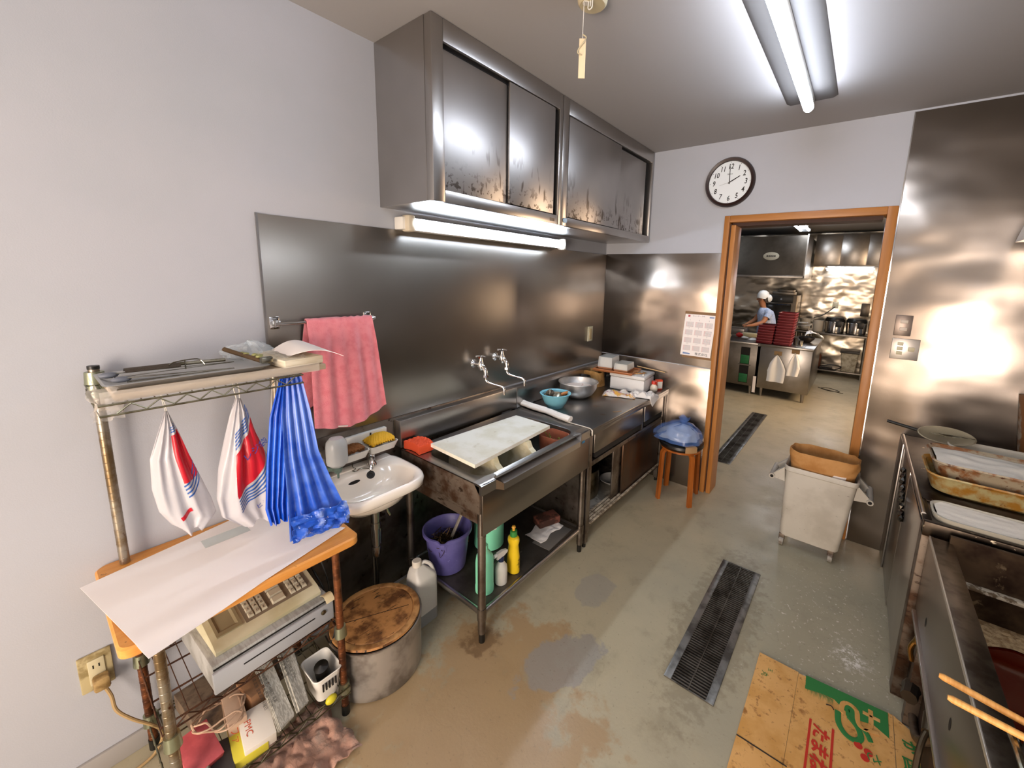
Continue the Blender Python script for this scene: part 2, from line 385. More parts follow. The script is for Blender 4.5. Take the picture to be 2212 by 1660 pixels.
MB().lathe((.4065,2.0,2.02),[(.0,0),(.02,0),(.021,.002),(.0,.003)],24,ax=(1,0,0),sy=.7).build('maker_badge', mat('pale_blue_badge','#9fb6c6',.3), c2)
MB().box(.4055,.4065,1.86,1.9,2.003,2.02).build('handle_plate', m_dsteel, c1)

# ------------------------------------------------------------------ lamps
m_tube = mat('lit_tube', '#ffffff', .3, emit='#dcebff', estr=12)
m_tube_c = mat('lit_ceiling_tube', '#ffffff', .3, emit='#e2edff', estr=9.5)
m_tube_k = mat('lit_kitchen_tube', '#ffffff', .3, emit='#e2edff', estr=13)
t = thing('tube_lamp', 'lit white tube lamp on the wall under the steel cabinets', 'lamp', (0,1.8,1.88))
MB().box(.006,.075,1.15,2.46,1.895,1.955,.006).build('housing', m_white, t)
MB().box(.04,.105,1.165,1.205,1.885,1.965,.012).build('end_socket', mat('beige_socket','#c9bda6',.4), t)
MB().box(.04,.105,2.42,2.45,1.885,1.965,.012).build('end_socket', m_white, t)
MB().cyl((.095,1.205,1.925),(.095,2.42,1.925),.019,n=20).build('tube', m_tube, t)
def ceil_lamp(x, y0, label):
    t = thing('ceiling_lamp', label, 'lamp', (x,y0+.62,H), 'ceiling tube lamps')
    lp = MB(); lp.prism([(x-.12,y0,H-.001),(x-.10,y0,H-.012),(x+.10,y0,H-.012),(x+.12,y0,H-.001)],(0,1.25,0)); lp.build('reflector_plate', mat('grey_lamp_plate','#5e5b59',.7), t)
    MB().box(x-.022,x+.022,y0+.03,y0+1.2,H-.05,H-.012,.005).build('housing', m_white, t)
    MB().cyl((x+.007,y0-.04,2.603),(x+.007,y0+1.12,2.603),.024,n=20).build('tube', m_tube_c, t)
    for y in (y0+1.10,y0-.05): MB().box(x-.005,x+.020,y+.005,y+.03,2.6,2.64,.004).build('socket', m_white, t)
ceil_lamp(1.505, 1.49, 'long lit ceiling tube lamp on a flat grey reflector plate')
ceil_lamp(2.0, -1.5, 'second ceiling tube lamp, added out of view behind the viewpoint')  # unseen lamp added to brighten the near room
ceil_lamp(3.2, -.2, 'third ceiling tube lamp, added out of view above the right side of the room')  # another unseen lamp, added to spread the room light
t = thing('pull_cord_switch', 'round cream ceiling rose with a hanging pull cord and tag', 'light switch', (.955,1.372,H))
m_rose = mat('aged_cream','#c4b795',.45)
MB().lathe((.955,1.372,H),[(.056,0),(.052,-.022),(.045,-.03),(0,-.03)],28).build('ceiling_rose', m_rose, t)
r = MB(); r.lathe((.945,1.345,H-.03),[(.012,0),(.012,-.003),(0,-.003)],14)
for k in (-1,0,1): r.tube([(.965+k*.008,1.345,H-.03),(.965+k*.009,1.342,H-.05)],.002,6)
r.tube(arc((.965,1.342,H-.05),.009,PI,2*PI,8),.002,6); r.build('hook', m_white, t)
MB().tube([(.947,1.33,H-.028),(.946,1.33,2.56),(.947,1.33,2.47)],.0012,6).build('cord', m_white, t)
tg = MB(); tg.box(.9455,.9485,1.318,1.342,2.405,2.535,.0005,rot=Matrix.Rotation(-.95,4,'Z'),c=(.947,1.33,2.4)).build('tag', mat('cream_tag','#e7d3b0',.5), t)
MB().tube(smooth_path([(.947,1.33,2.548),(.958,1.335,2.538),(.955,1.325,2.52),(.94,1.318,2.50),(.938,1.315,2.485),(.95,1.32,2.478)]),.0022,6).build('knot', m_rose, t)

# ------------------------------------------------------------------ wall clock
cr = .170
cc = V((.995, YF-.001, 2.397))
t = thing('wall_clock', 'round dark-rimmed wall clock with large numerals showing two', 'clock', cc)
MB().lathe(cc,[(cr*.86,.0),(cr,.0),(cr,.02),(cr*.95,.034),(cr*.86,.03),(cr*.84,.018)],64,ax=(0,-1,0),cap0=True,cap1=False).build('rim', mat('dark_brown_rim','#2a1712',.3), t)
MB().lathe(cc,[(cr*.86,.014),(0,.0145)],64,ax=(0,-1,0),cap0=False).build('face', mat('clock_face','#e6eaea',.5), t)
ck = MB(); fy = YF-.0165
for h in range(1,13):
    a = PI/2-h*PI/6; px = cc.x+math.cos(a)*cr*.64; pz = cc.z+math.sin(a)*cr*.64
    ck.text(str(h),(px,fy,pz-.017),(1,0,0),(0,0,1),.05,'C',shear=.15,wf=.8,bold=.015)
    qx = cc.x+math.cos(a)*cr*.8; qz = cc.z+math.sin(a)*cr*.8
    ck.lathe((qx,fy+.001,qz),[(.0022,0),(.0022,.001),(0,.001)],8,ax=(0,-1,0))
ck.text('SEIKO',(cc.x-.002,fy,cc.z+.052),(1,0,0),(0,0,1),.014,'C')
ck.build('numerals', mat('numeral_ink','#23211f',.5), t, norm=False, flat=True)
def hand(nm, deg, L_, w, m, y):
    a = PI/2-math.radians(deg); u = V((math.cos(a),0,math.sin(a))); n = V((-u.z,0,u.x)); o = V((cc.x,y,cc.z))
    MB().prism([o-u*.012+n*w/2,o+u*L_+n*w/3,o+u*L_-n*w/3,o-u*.012-n*w/2],(0,-.001,0)).build(nm, m, t)
hand('hour_hand', 61, .078, .008, m_black, YF-.018); hand('minute_hand', 358, .108, .0055, m_black, YF-.0195); hand('second_hand', 255, .07, .0012, mat('grey_hand','#8a7f78',.4), YF-.021)

# ------------------------------------------------------------------ calendar
t = thing('wall_calendar', 'twelve month paper year calendar on brown backing beside the doorway', 'calendar', (.86,YF,1.1))
cal = lambda u, v: (.752+(.218)*u - .018*(1-v)*1.0, YF-.012, 1.115+.335*v)
MB().box(.752,.985,YF-.0115,YF-.0065,1.087,1.455).build('backing', mat('brown_kraft','#8b6a48',.8), t)
P = lambda u, v, d=0: V((.738+.236*u+.018*v, YF-.013-d, 1.105+.33*v))
MB().grid(lambda u,v: P(u,v), 4, 4, .001).build('sheet', m_paper, t)
ck = MB(); cb = MB()
for i in range(3):
    for j in range(4):
        u0 = .07+.31*i; v0 = .13+.19*j
        ck.text(str((3-j)*3+i+1), P(u0+.11,v0+.15,.001), (1,0,0),(0,0,1),.014,'C')
        for a in range(7):
            for q in range(5):
                s_ = cb if a == 0 or (a*3+q*5+i+j)%9 == 0 else ck
                s_.quad(P(u0+a*.036,v0+q*.025,.001),P(u0+a*.036+.019,v0+q*.025,.001),P(u0+a*.036+.019,v0+q*.025+.014,.001),P(u0+a*.036,v0+q*.025+.014,.001))
ck.text('カレンダー 令和', P(.25,.945,.001), (1,0,.03),(0,0,1),.013)
ck.build('month_tables', mat('grey_ink','#8a7f82',.7), t, norm=False, flat=True)
cb.quad(P(.1,.93,.001),P(.17,.93,.001),P(.17,.98,.001),P(.1,.98,.001)); cb.build('red_print', mat('red_ink','#c05a5e',.7), t, norm=False, flat=True)
ck = MB(); ck.text('株式会社', P(.48,.035,.001),(1,0,.0),(0,0,1),.024,wf=1.05); ck.build('company_name', m_black, t, norm=False, flat=True)
ck = MB(); ck.quad(P(.08,.03,.001),P(.32,.03,.001),P(.32,.06,.001),P(.08,.075,.001)); ck.quad(P(.8,.935,.001),P(.95,.935,.001),P(.95,.965,.001),P(.8,.965,.001)); ck.build('blue_print', mat('blue_ink','#7f93ba',.7), t, norm=False, flat=True)

# ------------------------------------------------------------------ switches and sockets
def plate(nm, label, cat, x0,x1,z0,z1, m):
    t = thing(nm, label, cat, ((x0+x1)/2,YF-.006,z0)); MB().box(x0,x1,YF-.013,YF-.0055,z0,z1,.003).build('cover_plate', m, t); return t
m_pl1 = mat('steel_cover','#7c7067',.35,.8); m_pl2 = mat('nickel_cover','#b3aca3',.35,.7)
t = plate('light_switch','dark metal switch plate with two rockers, upper of the pair','light switch',2.035,2.115,1.405,1.528,m_pl1)
for z in (1.435,1.48): MB().box(2.06,2.095,YF-.018,YF-.012,z,z+.02,.002).build('rocker', mat('rocker','#cdbfae',.4), t)
t = plate('light_switch','wide silver switch plate with cream rockers, lower of the pair','light switch',2.035,2.165,1.262,1.388,m_pl2)
for z in (1.29,1.318,1.346): MB().box(2.063,2.09,YF-.018,YF-.012,z,z+.02,.002).build('rocker', m_cream, t)
MB().box(2.115,2.145,YF-.018,YF-.012,1.315,1.34,.002).build('rocker', m_cream, t)
t = thing('wall_socket','slim cream socket on the steel splashback near the corner','wall socket',(0,2.97,1.145))
MB().box(.0055,.014,2.935,3.01,1.15,1.278,.003).build('cover_plate', m_cream, t)
MB().box(.0135,.017,2.955,2.99,1.165,1.26,.002).build('socket_insert', mat('socket_insert','#b9a277',.5), t)
t = thing('wall_socket','dirty cream double socket low on the left wall','wall socket',(0,.02,.33))
m_dirty = mat('grimy_cream','#b5a67c',.55,col2='#8b7a50',vs=22,vmix=(.45,.65))
MB().box(.0005,.01,-.012,.062,.315,.445,.003).build('cover_plate', m_dirty, t)
MB().box(.009,.014,.008,.045,.335,.425,.002).build('socket_insert', mat('socket_face','#c5bb98',.5), t)
s = MB()
for z in (.355,.395):
    s.box(.0135,.0145,.018,.021,z,z+.012); s.box(.0135,.0145,.031,.034,z,z+.012)
s.build('slots', m_black, t)
t = thing('power_cable','dirty beige plug and flex hanging from the low wall socket','cable',(.03,.04,.3))
MB().box(.0146,.05,.012,.05,.325,.372,.008).build('plug', mat('plug','#a98d5c',.5,col2='#7d6238',vs=30), t)
MB().tube(smooth_path([(.035,.035,.33),(.045,.045,.29),(.06,.05,.24),(.08,.08,.19),(.085,.12,.13),(.08,.14,.08),(.08,.13,.03),(.09,.08,.006),(.09,-.1,.006)]),.005,8).build('flex', mat('flex','#a68a5e',.6), t)
# ------------------------------------------------------------------ sink unit
def rrect(x0,x1,y0,y1,r,z,n=6):
    p = []
    for cx,cy,a in ((x1-r,y1-r,0),(x0+r,y1-r,PI/2),(x0+r,y0+r,PI),(x1-r,y0+r,3*PI/2)):
        for i in range(n+1): p.append((cx+r*math.cos(a+PI/2*i/n), cy+r*math.sin(a+PI/2*i/n), z))
    return p
ZT = .8; SY0, SY1 = 1.111, 1.983; BX = .655; CY0, CY1 = 1.99, 3.192
t = thing('sink_unit','stainless floor standing sink with cutting board over the basin and open shelf below','sink',(.33,1.55,0))
# top deck with the basin hole, dipped front edge
top = MB(); n = 28
hole = rrect(.185,.605,1.165,1.905,.075,ZT-.004); outer = []
for p in hole:
    d = V((p[0]-.395,p[1]-1.535,0)); k = max(abs(d.x)/.31 if 0 else 0,0)
    sx_ = (BX-.395)/d.x if d.x>0 else (.06-.395)/d.x if d.x<0 else 1e9
    sy_ = (SY1-1.535)/d.y if d.y>0 else (SY0-1.535)/d.y if d.y<0 else 1e9
    kk = min(sx_,sy_); q = V((.395,1.535,0))+d*kk; outer.append(q)
def dip(x,y): return .045*max(0,min(1,(y-1.20)/.03,(1.885-y)/.03))*max(0,min(1,(x-.6)/.03))
top.loft([[(p.x,p.y,ZT-dip(p.x,p.y)) for p in outer],[(p[0]*1.0,p[1],ZT-.001-dip(p[0],p[1])*.7) for p in rrect(.178,.612,1.158,1.912,.08,ZT)],hole,
          rrect(.19,.6,1.17,1.9,.07,ZT-.03),rrect(.2,.59,1.18,1.89,.06,ZT-.22),rrect(.25,.54,1.23,1.84,.04,ZT-.245)],True,False,True)
top.build('basin', m_top, t, ang=30)
e = MB()   # front rim: level corner pads with a lowered, outward sloping lip between
def sec(y,k):
    A=[(BX-.05,ZT+.0015),(BX-.012,ZT+.0015),(BX+.003,ZT-.003),(BX+.003,ZT-.048),(BX-.011,ZT-.048)]; B=[(BX-.05,ZT-.003),(BX-.036,ZT-.006),(BX+.020,ZT-.030),(BX+.020,ZT-.062),(BX-.011,ZT-.064)]
    return [(a[0]*(1-k)+b_[0]*k,y,a[1]*(1-k)+b_[1]*k) for a,b_ in zip(A,B)]
e.loft([sec(SY0,0),sec(1.195,0),sec(1.198,.02),sec(1.232,.98),sec(1.236,1),sec(1.85,1),sec(1.854,.98),sec(1.888,.02),sec(1.891,0),sec(SY1,0)],True,True,True)
e.build('front_rim', m_steel, t, ang=15)
MB().box(BX-.012,BX,SY0+.01,SY1-.003,.555,ZT-.04,.002).build('front_apron', m_splash, t)
MB().box(.06,BX-.01,SY0,SY0+.012,.66,ZT-.006,.002).box(.06,BX-.03,SY0+.013,SY0+.02,.60,.70).build('side_apron', m_rusty, t)
MB().box(.06,BX-.01,SY1-.012,SY1,.62,ZT-.006,.002).build('side_apron', m_dsteel, t)

for x, y in ((BX-.022,SY0+.024),(BX-.022,SY1-.03),(.085,SY0+.024),(.085,SY1-.03)):
    lg = MB().cyl((x,y,.05),(x,y,.66),.0185,n=18).cyl((x,y,.12),(x,y,.18),.022,n=18).cyl((x,y,.54),(x,y,.545),.0195,n=18).build('leg', m_dsteel, t)
    MB().cyl((x,y,.0),(x,y,.05),.014,.015,n=16).build('foot', m_black, lg)
sh = MB(); sh.tube([(BX-.022,SY0+.024,.15),(BX-.022,SY1-.03,.15)],.014,12); sh.tube([(.085,SY0+.024,.15),(BX-.022,SY0+.024,.15)],.013,12); sh.tube([(.085,SY1-.03,.15),(BX-.022,SY1-.03,.15)],.013,12)
sh.tube([(.085,SY0+.024,.15),(.085,SY1-.03,.15)],.013,12); sh.build('shelf_rail', m_steel, t)
MB().box(.085,BX-.03,SY0+.03,SY1-.035,.148,.158,.002).build('shelf_panel', mat('dull_shelf_steel','#5f5a52',.4,.8,col2='#4a443c',vs=5), t)
MB().cyl((.35,1.53,.4),(.35,1.53,ZT-.24),.035,n=18).tube(smooth_path([(.35,1.53,.42),(.35,1.53,.34),(.28,1.53,.28),(.2,1.53,.33),(.1,1.53,.33),(.02,1.53,.33)]),.02,12).build('drain_pipe', mat('grey_pipe','#4d4a44',.5), t)
MB().quad((BX+.001,1.90,.735),(BX+.001,1.93,.735),(BX+.001,1.93,.748),(BX+.001,1.90,.75)).build('maker_sticker', mat('blue_sticker','#3f7fa8',.8), t, norm=False)
MB().tube([(.47,1.984,.805),(.655,1.984,.805),(.672,1.984,.795),(.672,1.984,.765)],.0035,6).build('joint_strip', mat('joint_steel','#c9c2b5',.6,.3), t)

t = thing('backsplash_ledge','hollow steel ledge along the left wall behind sink and worktop','ledge',(.03,2.1,.8))
MB().box(.0065,.0605,SY0,SY1,.801,.945,.003).build('near_section', m_steel, t)
MB().box(.0065,.0605,CY0-.004,CY1,.801,.945,.003).build('far_section', m_steel, t)
MB().box(.0065,.012,SY0-.004,SY0-.0005,.81,.94).build('end_flange', m_dsteel, t)
# cutting board and its stands
B0 = [(.545,1.19),(.235,1.185),(.265,1.78),(.505,1.775)]
m_cut = mat('cutting_board_plastic','#efebdd',.5,col2='#e2dcc6',vs=7,bump=.05,bs=150,stains=[(10,(1,1,1),.62,.74,'#bdb08c')])
b = MB(); b.prism([(.2,1.19,.822),(.545,1.175,.822),(.50,1.79,.822),(.235,1.79,.822)],(0,0,.018))
tag(b.build('cutting_board', m_cut), 'large white plastic cutting board laid across the sink basin', 'cutting board')
m_stand = mat('stand_plastic','#efe8cc',.45,col2='#d0c59c',vs=9)
def stand(y, label):
    s = MB(); s.prism([(.2,y,.5565),(.592,y,.5565),(.592,y,.65),(.574,y,.67),(.574,y,.77),(.545,y,.79),(.53,y,.8205),(.3,y,.8205),(.2,y,.76)],(0,.034,0))
    s.prism([(.50,y-.05,.5575),(.59,y-.05,.5575),(.585,y-.05,.70),(.57,y-.05,.74),(.53,y-.05,.74),(.51,y-.05,.71)],(0,.028,0)); s.box(.53,.57,y-.024,y+.002,.58,.64)
    return tag(s.build('board_stand', m_stand, ang=12), label, 'stand', 'cutting board stands in the sink')
stand(1.30,'cream plastic stand in the sink nearer the wash basin'); stand(1.55,'cream plastic stand in the sink next to the red strainer')
# red corner strainer with vegetable scraps
m_red = mat('translucent_red_plastic','#b06a52',.35,alpha=.8)
st = MB(); st.loft([rrect(.44,.575,1.77,1.88,.035,.60),rrect(.43,.585,1.76,1.89,.038,.70),rrect(.425,.59,1.755,1.893,.04,.78),rrect(.43,.585,1.76,1.888,.038,.78),rrect(.435,.58,1.765,1.885,.036,.70),rrect(.445,.57,1.775,1.875,.03,.61)],True,True,True)
t = thing('sink_strainer','reddish brown plastic strainer tub with green scraps in the sink corner','strainer',(.51,1.82,.56))
st.build('tub', m_red, t)
MB().box(.46,.56,1.785,1.865,.556,.602,.004).build('base', m_red, t)
g = MB()
for i in range(26):
    x=.51+random.uniform(-.055,.055); y=1.825+random.uniform(-.04,.04); a=random.uniform(0,6.28); z=.69+random.random()*.03
    g.tube(smooth_path([(x,y,z),(x+.012*math.cos(a),y+.012*math.sin(a),z+.03),(x+.03*math.cos(a),y+.03*math.sin(a),z+.03+random.random()*.035)],3),.0022,5)
o = g.build('vegetable_scraps', mat('leafy_scraps','#8f9a3c',.6,col2='#5c7424',vs=60)); tag(o,'green stems and peel scraps heaped in the red strainer','food scraps',kind='stuff')
MB().ball((.5,1.8,.655),.05,(1,.8,.5),2,.4).build('peelings', mat('pale_peelings','#d8caa0',.6), None).name='peelings'
tag(bpy.data.objects['peelings'],'pale peelings at the bottom of the red strainer','food scraps',kind='stuff')

# orange sponge on the sink corner
s = MB()
def spg(u,v):
    x=.075+.125*u; y=1.118+.085*v+.012*math.sin(u*3); return (x,y,.842+.004*math.sin(u*PI)+.005*math.sin(u*34)*math.sin(v*22))
s.grid(spg,40,24,.0); R0=[spg(i/40,0) for i in range(41)]+[spg(1,j/24) for j in range(1,25)]+[spg(i/40,1) for i in range(39,-1,-1)]+[spg(0,j/24) for j in range(23,0,-1)]
s.loft([[(p[0],p[1],.802) for p in R0],R0],True,True,False)
tag(s.build('sponge', mat('orange_sponge','#e0532c',.8,bump=.3,bs=180), ang=70),'orange waffle sponge on the near left sink corner','sponge')
# rolled white cloth at the joint
c = MB(); P_ = smooth_path([(.045,2.06,.823),(.16,2.04,.824),(.3,2.035,.822),(.41,2.012,.822),(.5,2.005,.822)],8)
rad=[.017+.004*nz(i*.35,3) for i in range(len(P_))]
c.tube(P_,rad,14); c.tube([p+V((0,-.018,-.005)) for p in P_],[r*.75 for r in rad],12)
m_cloth = mat('white_cotton_cloth','#e9e2d9',.85,bump=.5,bs=220,sheen=.2)
tag(c.build('rolled_cloth', m_cloth, ang=80),'rolled white cloth lying where sink and worktop meet','cloth')

# faucets
def faucet(y,z,label):
    t = thing('wall_faucet', label, 'faucet', (.006,y,z), 'swan neck wall faucets over the sink')
    MB().lathe((.006,y,z),[(.026,0),(.026,.003),(.014,.012),(.011,.012),(.011,.05)],20,ax=(1,0,0)).build('wall_flange', m_chrome, t)
    b = MB(); b.lathe((.07,y,z-.02),[(.012,-.012),(.017,0),(.018,.02),(.014,.035),(.01,.05),(.008,.065)],18)
    b.tube(smooth_path([(.05,y,z),(.085,y,z-.005),(.108,y,z-.03),(.112,y,z-.06)],5),.0125,12); b.cyl((.112,y,z-.068),(.112,y,z-.055),.018,n=6); b.build('valve_body', m_chrome, t)
    h = MB(); h.ball((.07,y,z+.052),.009,(1,1,.7),2)
    for a in (.5,.5+PI/2,.5+PI,.5+1.5*PI):
        d=V((math.cos(a),math.sin(a),0)); h.tube([V((.07,y,z+.053)),V((.07,y,z+.053))+d*.02,V((.07,y,z+.05))+d*.03],[.0045,.004,.0065],8)
    h.build('cross_handle', m_chrome, t)
    MB().tube(smooth_path([(.112,y,z-.06),(.112,y+.001,z-.085),(.125,y+.006,z-.10),(.16,y+.02,z-.11),(.205,y+.035,z-.118),(.222,y+.042,z-.128),(.226,y+.043,z-.165)],6),.0072,12).build('spout', m_chrome, t)
faucet(1.651,1.155,'nearer chrome wall faucet with cross handle over the sink'); faucet(1.832,1.173,'farther chrome wall faucet with cross handle over the sink')

# towel rail and towel
t = thing('towel_rail','chrome towel rail on the steel splashback','towel rail',(.03,.8,1.48))
for y in (.612,.992):
    MB().box(.0065,.012,y-.017,y+.017,1.455,1.505,.002).box(.011,.055,y-.01,y+.01,1.468,1.492,.004).build('bracket', m_chrome, t)
MB().tube([(.055,.60,1.48),(.055,1.004,1.48)],.007,12).build('bar', m_chrome, t)
def towel(u, v):
    # v runs from front hem over the bar to back hem, u along the bar
    y = .708+.276*u; fl=.44+.045*math.sin(u*2.6+.2)-.06*max(0,(u-.45)); bl=.40-.04*math.sin(u*5); T=fl+bl+.03; s=v*T
    fold = .006*math.sin(u*30+1)+.005*math.sin(u*13)
    if s < fl: k=(fl-s)/fl; z=1.487-(fl-s); x=.066+.012*min(1,k*4)+.012*k+fold*min(1,k*3); y = y+ (u-.45)*.05*k + .012*k
    elif s < fl+.03: a=(s-fl)/.03*PI; z=1.480+.010*math.sin(a)+.004; x=.055+.011*math.cos(a)
    else: k=(s-fl-.03)/bl; z=1.484-k*bl; x=.044-.022*min(1,k*3)+.004*math.sin(u*17)*min(1,k*3); y=y-.035*k*(1-u)
    return (x,y,z)
tw = MB(); tw.grid(towel,60,60,.004)
m_pink = mat('pink_terry','#f7929a',.95,col2='#ee818a',vs=30,bump=1.0,bs=420,sheen=.4)
o = tw.build('hand_towel', m_pink, ang=80); tag(o,'pink terry towel folded over the chrome rail','towel')
k = MB(); k.quad(*[V(towel(u,v))+V((.004,0,0)) for u,v in ((.3,.004),(.42,.004),(.42,.011),(.3,.011))]); k.build('care_tag', m_white, o, norm=False)
k = MB(); q=V(towel(.1,.93)); k.text('Mi',(.03,.727,1.085),(0,1,0),(0,0,1),.022); k.build('printed_name', m_black, o, norm=False, flat=True)

# ------------------------------------------------------------------ worktop cabinet
CY0, CY1 = 1.99, 3.192
t = thing('base_cabinet','stainless worktop cabinet with two drawers and a half open sliding door','cabinet',(.33,2.6,0))
b = MB(); b.box(.01,BX-.02,CY0,CY0+.02,.12,.775); b.box(.01,BX-.02,CY1-.02,CY1-.004,.12,.775); b.box(.01,BX-.03,CY0+.02,CY1-.02,.125,.14); b.box(.01,.025,CY0+.02,CY1-.02,.14,.76)
b.box(BX-.03,BX-.004,CY0,CY0+.04,.1,.775,.002); b.box(BX-.03,BX-.004,3.13,CY1-.004,.1,.775,.002); b.box(BX-.03,BX-.004,CY0+.04,3.13,.545,.575,.002); b.box(BX-.03,BX-.004,CY0+.04,3.13,.13,.158,.002); b.box(BX-.03,BX-.004,2.735,2.755,.575,.765); b.box(BX-.03,BX-.004,CY0+.04,3.13,.758,.775)
b.build('carcass', m_dsteel, t)
MB().box(.03,BX-.04,CY0+.03,CY1-.03,.5601,.5649).box(.03,BX-.032,2.0,3.15,.7,.703).build('inner_panel', m_dark, t)
w = MB(); w.box(.061,BX+.012,CY0,CY1,ZT-.022,ZT,.004); w.box(BX+.0,BX+.012,CY0,CY1,ZT-.045,ZT-.015,.003); w.build('worktop', m_top, t)
for y0,y1 in ((2.045,2.725),(2.765,3.115)):
    d = MB().box(BX-.02,BX-.0,y0,y1,.625,.752,.003).build('drawer', m_splash, t)
    MB().box(BX-.028,BX-.006,y0+.03,y1-.0,.585,.624).build('recess_handle', m_dark, d)
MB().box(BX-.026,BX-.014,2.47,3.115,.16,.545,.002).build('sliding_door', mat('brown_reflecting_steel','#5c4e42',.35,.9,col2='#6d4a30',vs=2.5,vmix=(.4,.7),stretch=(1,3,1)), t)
MB().box(BX-.045,BX-.033,2.36,2.9,.16,.545,.002).build('sliding_door', m_dsteel, t)
tr = MB()
for x in (BX-.075,BX-.052,BX-.03,BX-.008): tr.box(x,x+.014,CY0+.04,3.13,.158,.164)
tr.build('door_track', mat('flour_dusted_track','#c6baa4',.6,col2='#7d6f5c',vs=30), t)
MB().box(.03,BX-.08,CY0+.025,CY1-.03,.1405,.145).build('floor_panel', mat('flour_dusted_panel','#8f887b',.5,.3,col2='#c8c1b2',vs=9,vmix=(.45,.6)), t)
for y in (CY0+.02,CY1-.06):
    for x in (BX-.024,.06):
        lg = MB().box(x-.016,x+.016,y-.016,y+.016,.03,.13).build('leg', m_dsteel, t); MB().cyl((x,y,0),(x,y,.03),.012,n=12).build('foot', m_black, lg)
# things inside the cabinet
o = MB().lathe((.36,2.33,.1455),[(.07,0),(.15,.004),(.155,.02),(.15,.2),(.158,.205),(.152,.207),(.145,.2),(.145,.02),(0,.012)],32).build('cooking_pot', mat('old_pot_alu','#8d7f66',.35,.8,col2='#5b4c34',vs=10)); tag(o,'old dull cooking pot inside the open base cabinet','pot')
o = MB().lathe((.50,2.60,.1455),[(.03,0),(.05,.003),(.095,.035),(.1,.038),(.094,.04),(.045,.01),(0,.008)],28).build('bowl', m_white); tag(o,'white shallow bowl beside the old pot in the base cabinet','bowl')
o = MB().box(.40,.59,2.035,2.1,.146,.31,.004,rot=Matrix.Rotation(-.5,4,'X')).build('cake_pan', mat('worn_pan_brown','#8f6b45',.5,.5,col2='#c9b796',vs=16)); tag(o,'brown stained tray leaning at the left in the base cabinet','tray')

# ------------------------------------------------------------------ things on the worktop
t = thing('plastic_basin','small light blue plastic basin on the worktop','basin',(.235,2.19,ZT))
m_lb = mat('light_blue_plastic','#7fc0cf',.4)
c0=(.24,2.185,ZT)
MB().lathe(c0,[(.045,.0),(.055,.0),(.058,.008),(.075,.03),(.092,.07),(.096,.092),(.106,.094),(.108,.1),(.1,.102),(.09,.095),(.086,.07),(.07,.03),(.05,.014),(0,.012)],36).build('body', m_lb, t)
MB().lathe((.24,2.185,ZT+.03),[(.045,0),(.075,.035),(.082,.055),(.079,.056),(.07,.036),(.04,.006),(0,.004)],32).build('inner_bowl', m_chrome2, t)
s=MB()
for i in range(60):
    a=random.uniform(0,6.28); q=V((.215,2.155,ZT+.095)); d=[V((random.gauss(0,1),random.gauss(0,1),random.gauss(0,1))).normalized()*.03 for _ in range(5)]
    s.tube(smooth_path([q+x for x in d],4),.0009,4)
tag(s.build('metal_scourer', mat('scourer_wire','#8f8678',.3,1.0)),'curly metal scourer in the light blue basin','scourer')
tag(MB().lathe((.265,2.215,ZT+.085),[(.005,0),(.011,.01),(.012,.05),(.008,.07),(.0,.072)],12,ax=(.3,.9,.12)).build('brush_handle', mat('handle_wood','#b5733c',.5)),'orange brown handle end sticking in the light blue basin','brush')
t = thing('mixing_bowl','big dented steel mixing bowl on the worktop','bowl',(.23,2.51,ZT)); c0=(.22,2.50,ZT)
m_bowl = mat('matte_bowl_steel','#a8a7a4',.32,1.0,col2='#8e8d8b',vs=9,stains=[(30,(1,1,1),.63,.7,'#8d3d2a')])
MB().lathe(c0,[(.06,0),(.075,.003),(.11,.025),(.138,.07),(.143,.112),(.152,.116),(.15,.121),(.14,.118),(.134,.072),(.105,.03),(.07,.008),(0,.006)],48).build('body', mat('matte_bowl_steel2','#d2d1cf',.42,1.0,col2='#bcbbb9',vs=9), t)
MB().grid(lambda u,v:(.22+(.03+.085*u)*math.cos(v*5.5),2.50+(.03+.085*u)*math.sin(v*5.5),ZT+.022+.055*u*u+.006*nz(u*9,v*14)),8,30).build('batter_residue', mat('smeared_batter','#e3d3c4',.5,col2='#b6573f',vs=22,vmix=(.58,.7)), t)
tag(MB().lathe((.10,2.72,ZT),[(.055,0),(.07,.06),(.078,.1),(.074,.1),(.06,.04),(0,.02)],24).build('dark_pot', m_black),'black pot half hidden behind the steel mixing bowl','pot')
# foam box and what sits on it
t = thing('foam_box','white foam box with lid at the far end of the worktop','box',(.42,2.98,ZT))
m_foam = mat('white_foam','#e2ded8',.8,bump=.3,bs=250,stains=[(18,(1,1,1),.72,.76,'#8a6a50')])
R_ = Matrix.Rotation(.10,4,'Z')
MB().box(.27,.56,2.885,3.135,ZT,ZT+.105,.01,rot=R_).build('body', m_foam, t)
MB().box(.265,.565,2.88,3.14,ZT+.106,ZT+.135,.01,rot=R_).build('lid', m_foam, t)
ZF = ZT+.1355
t = thing('wooden_tray','shallow orange brown tray resting on the foam box and paper bag','tray',(.3,2.98,ZF))
m_trayw = mat('orange_tray','#a9683a',.4)
rt = lambda x,y,z: V((.3,2.97,0))+Matrix.Rotation(.12,3,'Z')@V((x,y,0))+V((0,0,z))
tb=MB(); q=[rt(x,y,ZF+.006) for x,y in ((-.17,-.12),(.16,-.12),(.16,.11),(-.17,.11))]; tb.prism([p-V((0,0,.005)) for p in q],(0,0,.008))
for a,b_ in zip(q,q[1:]+q[:1]): tb.tube([a+V((0,0,.008)),b_+V((0,0,.008))],.007,8)
tb.build('body', m_trayw, t)
m_clear = mat('clear_box_plastic','#eceae2',.2,alpha=.45); m_btray = mat('brown_food_tray','#bd8a68',.5)
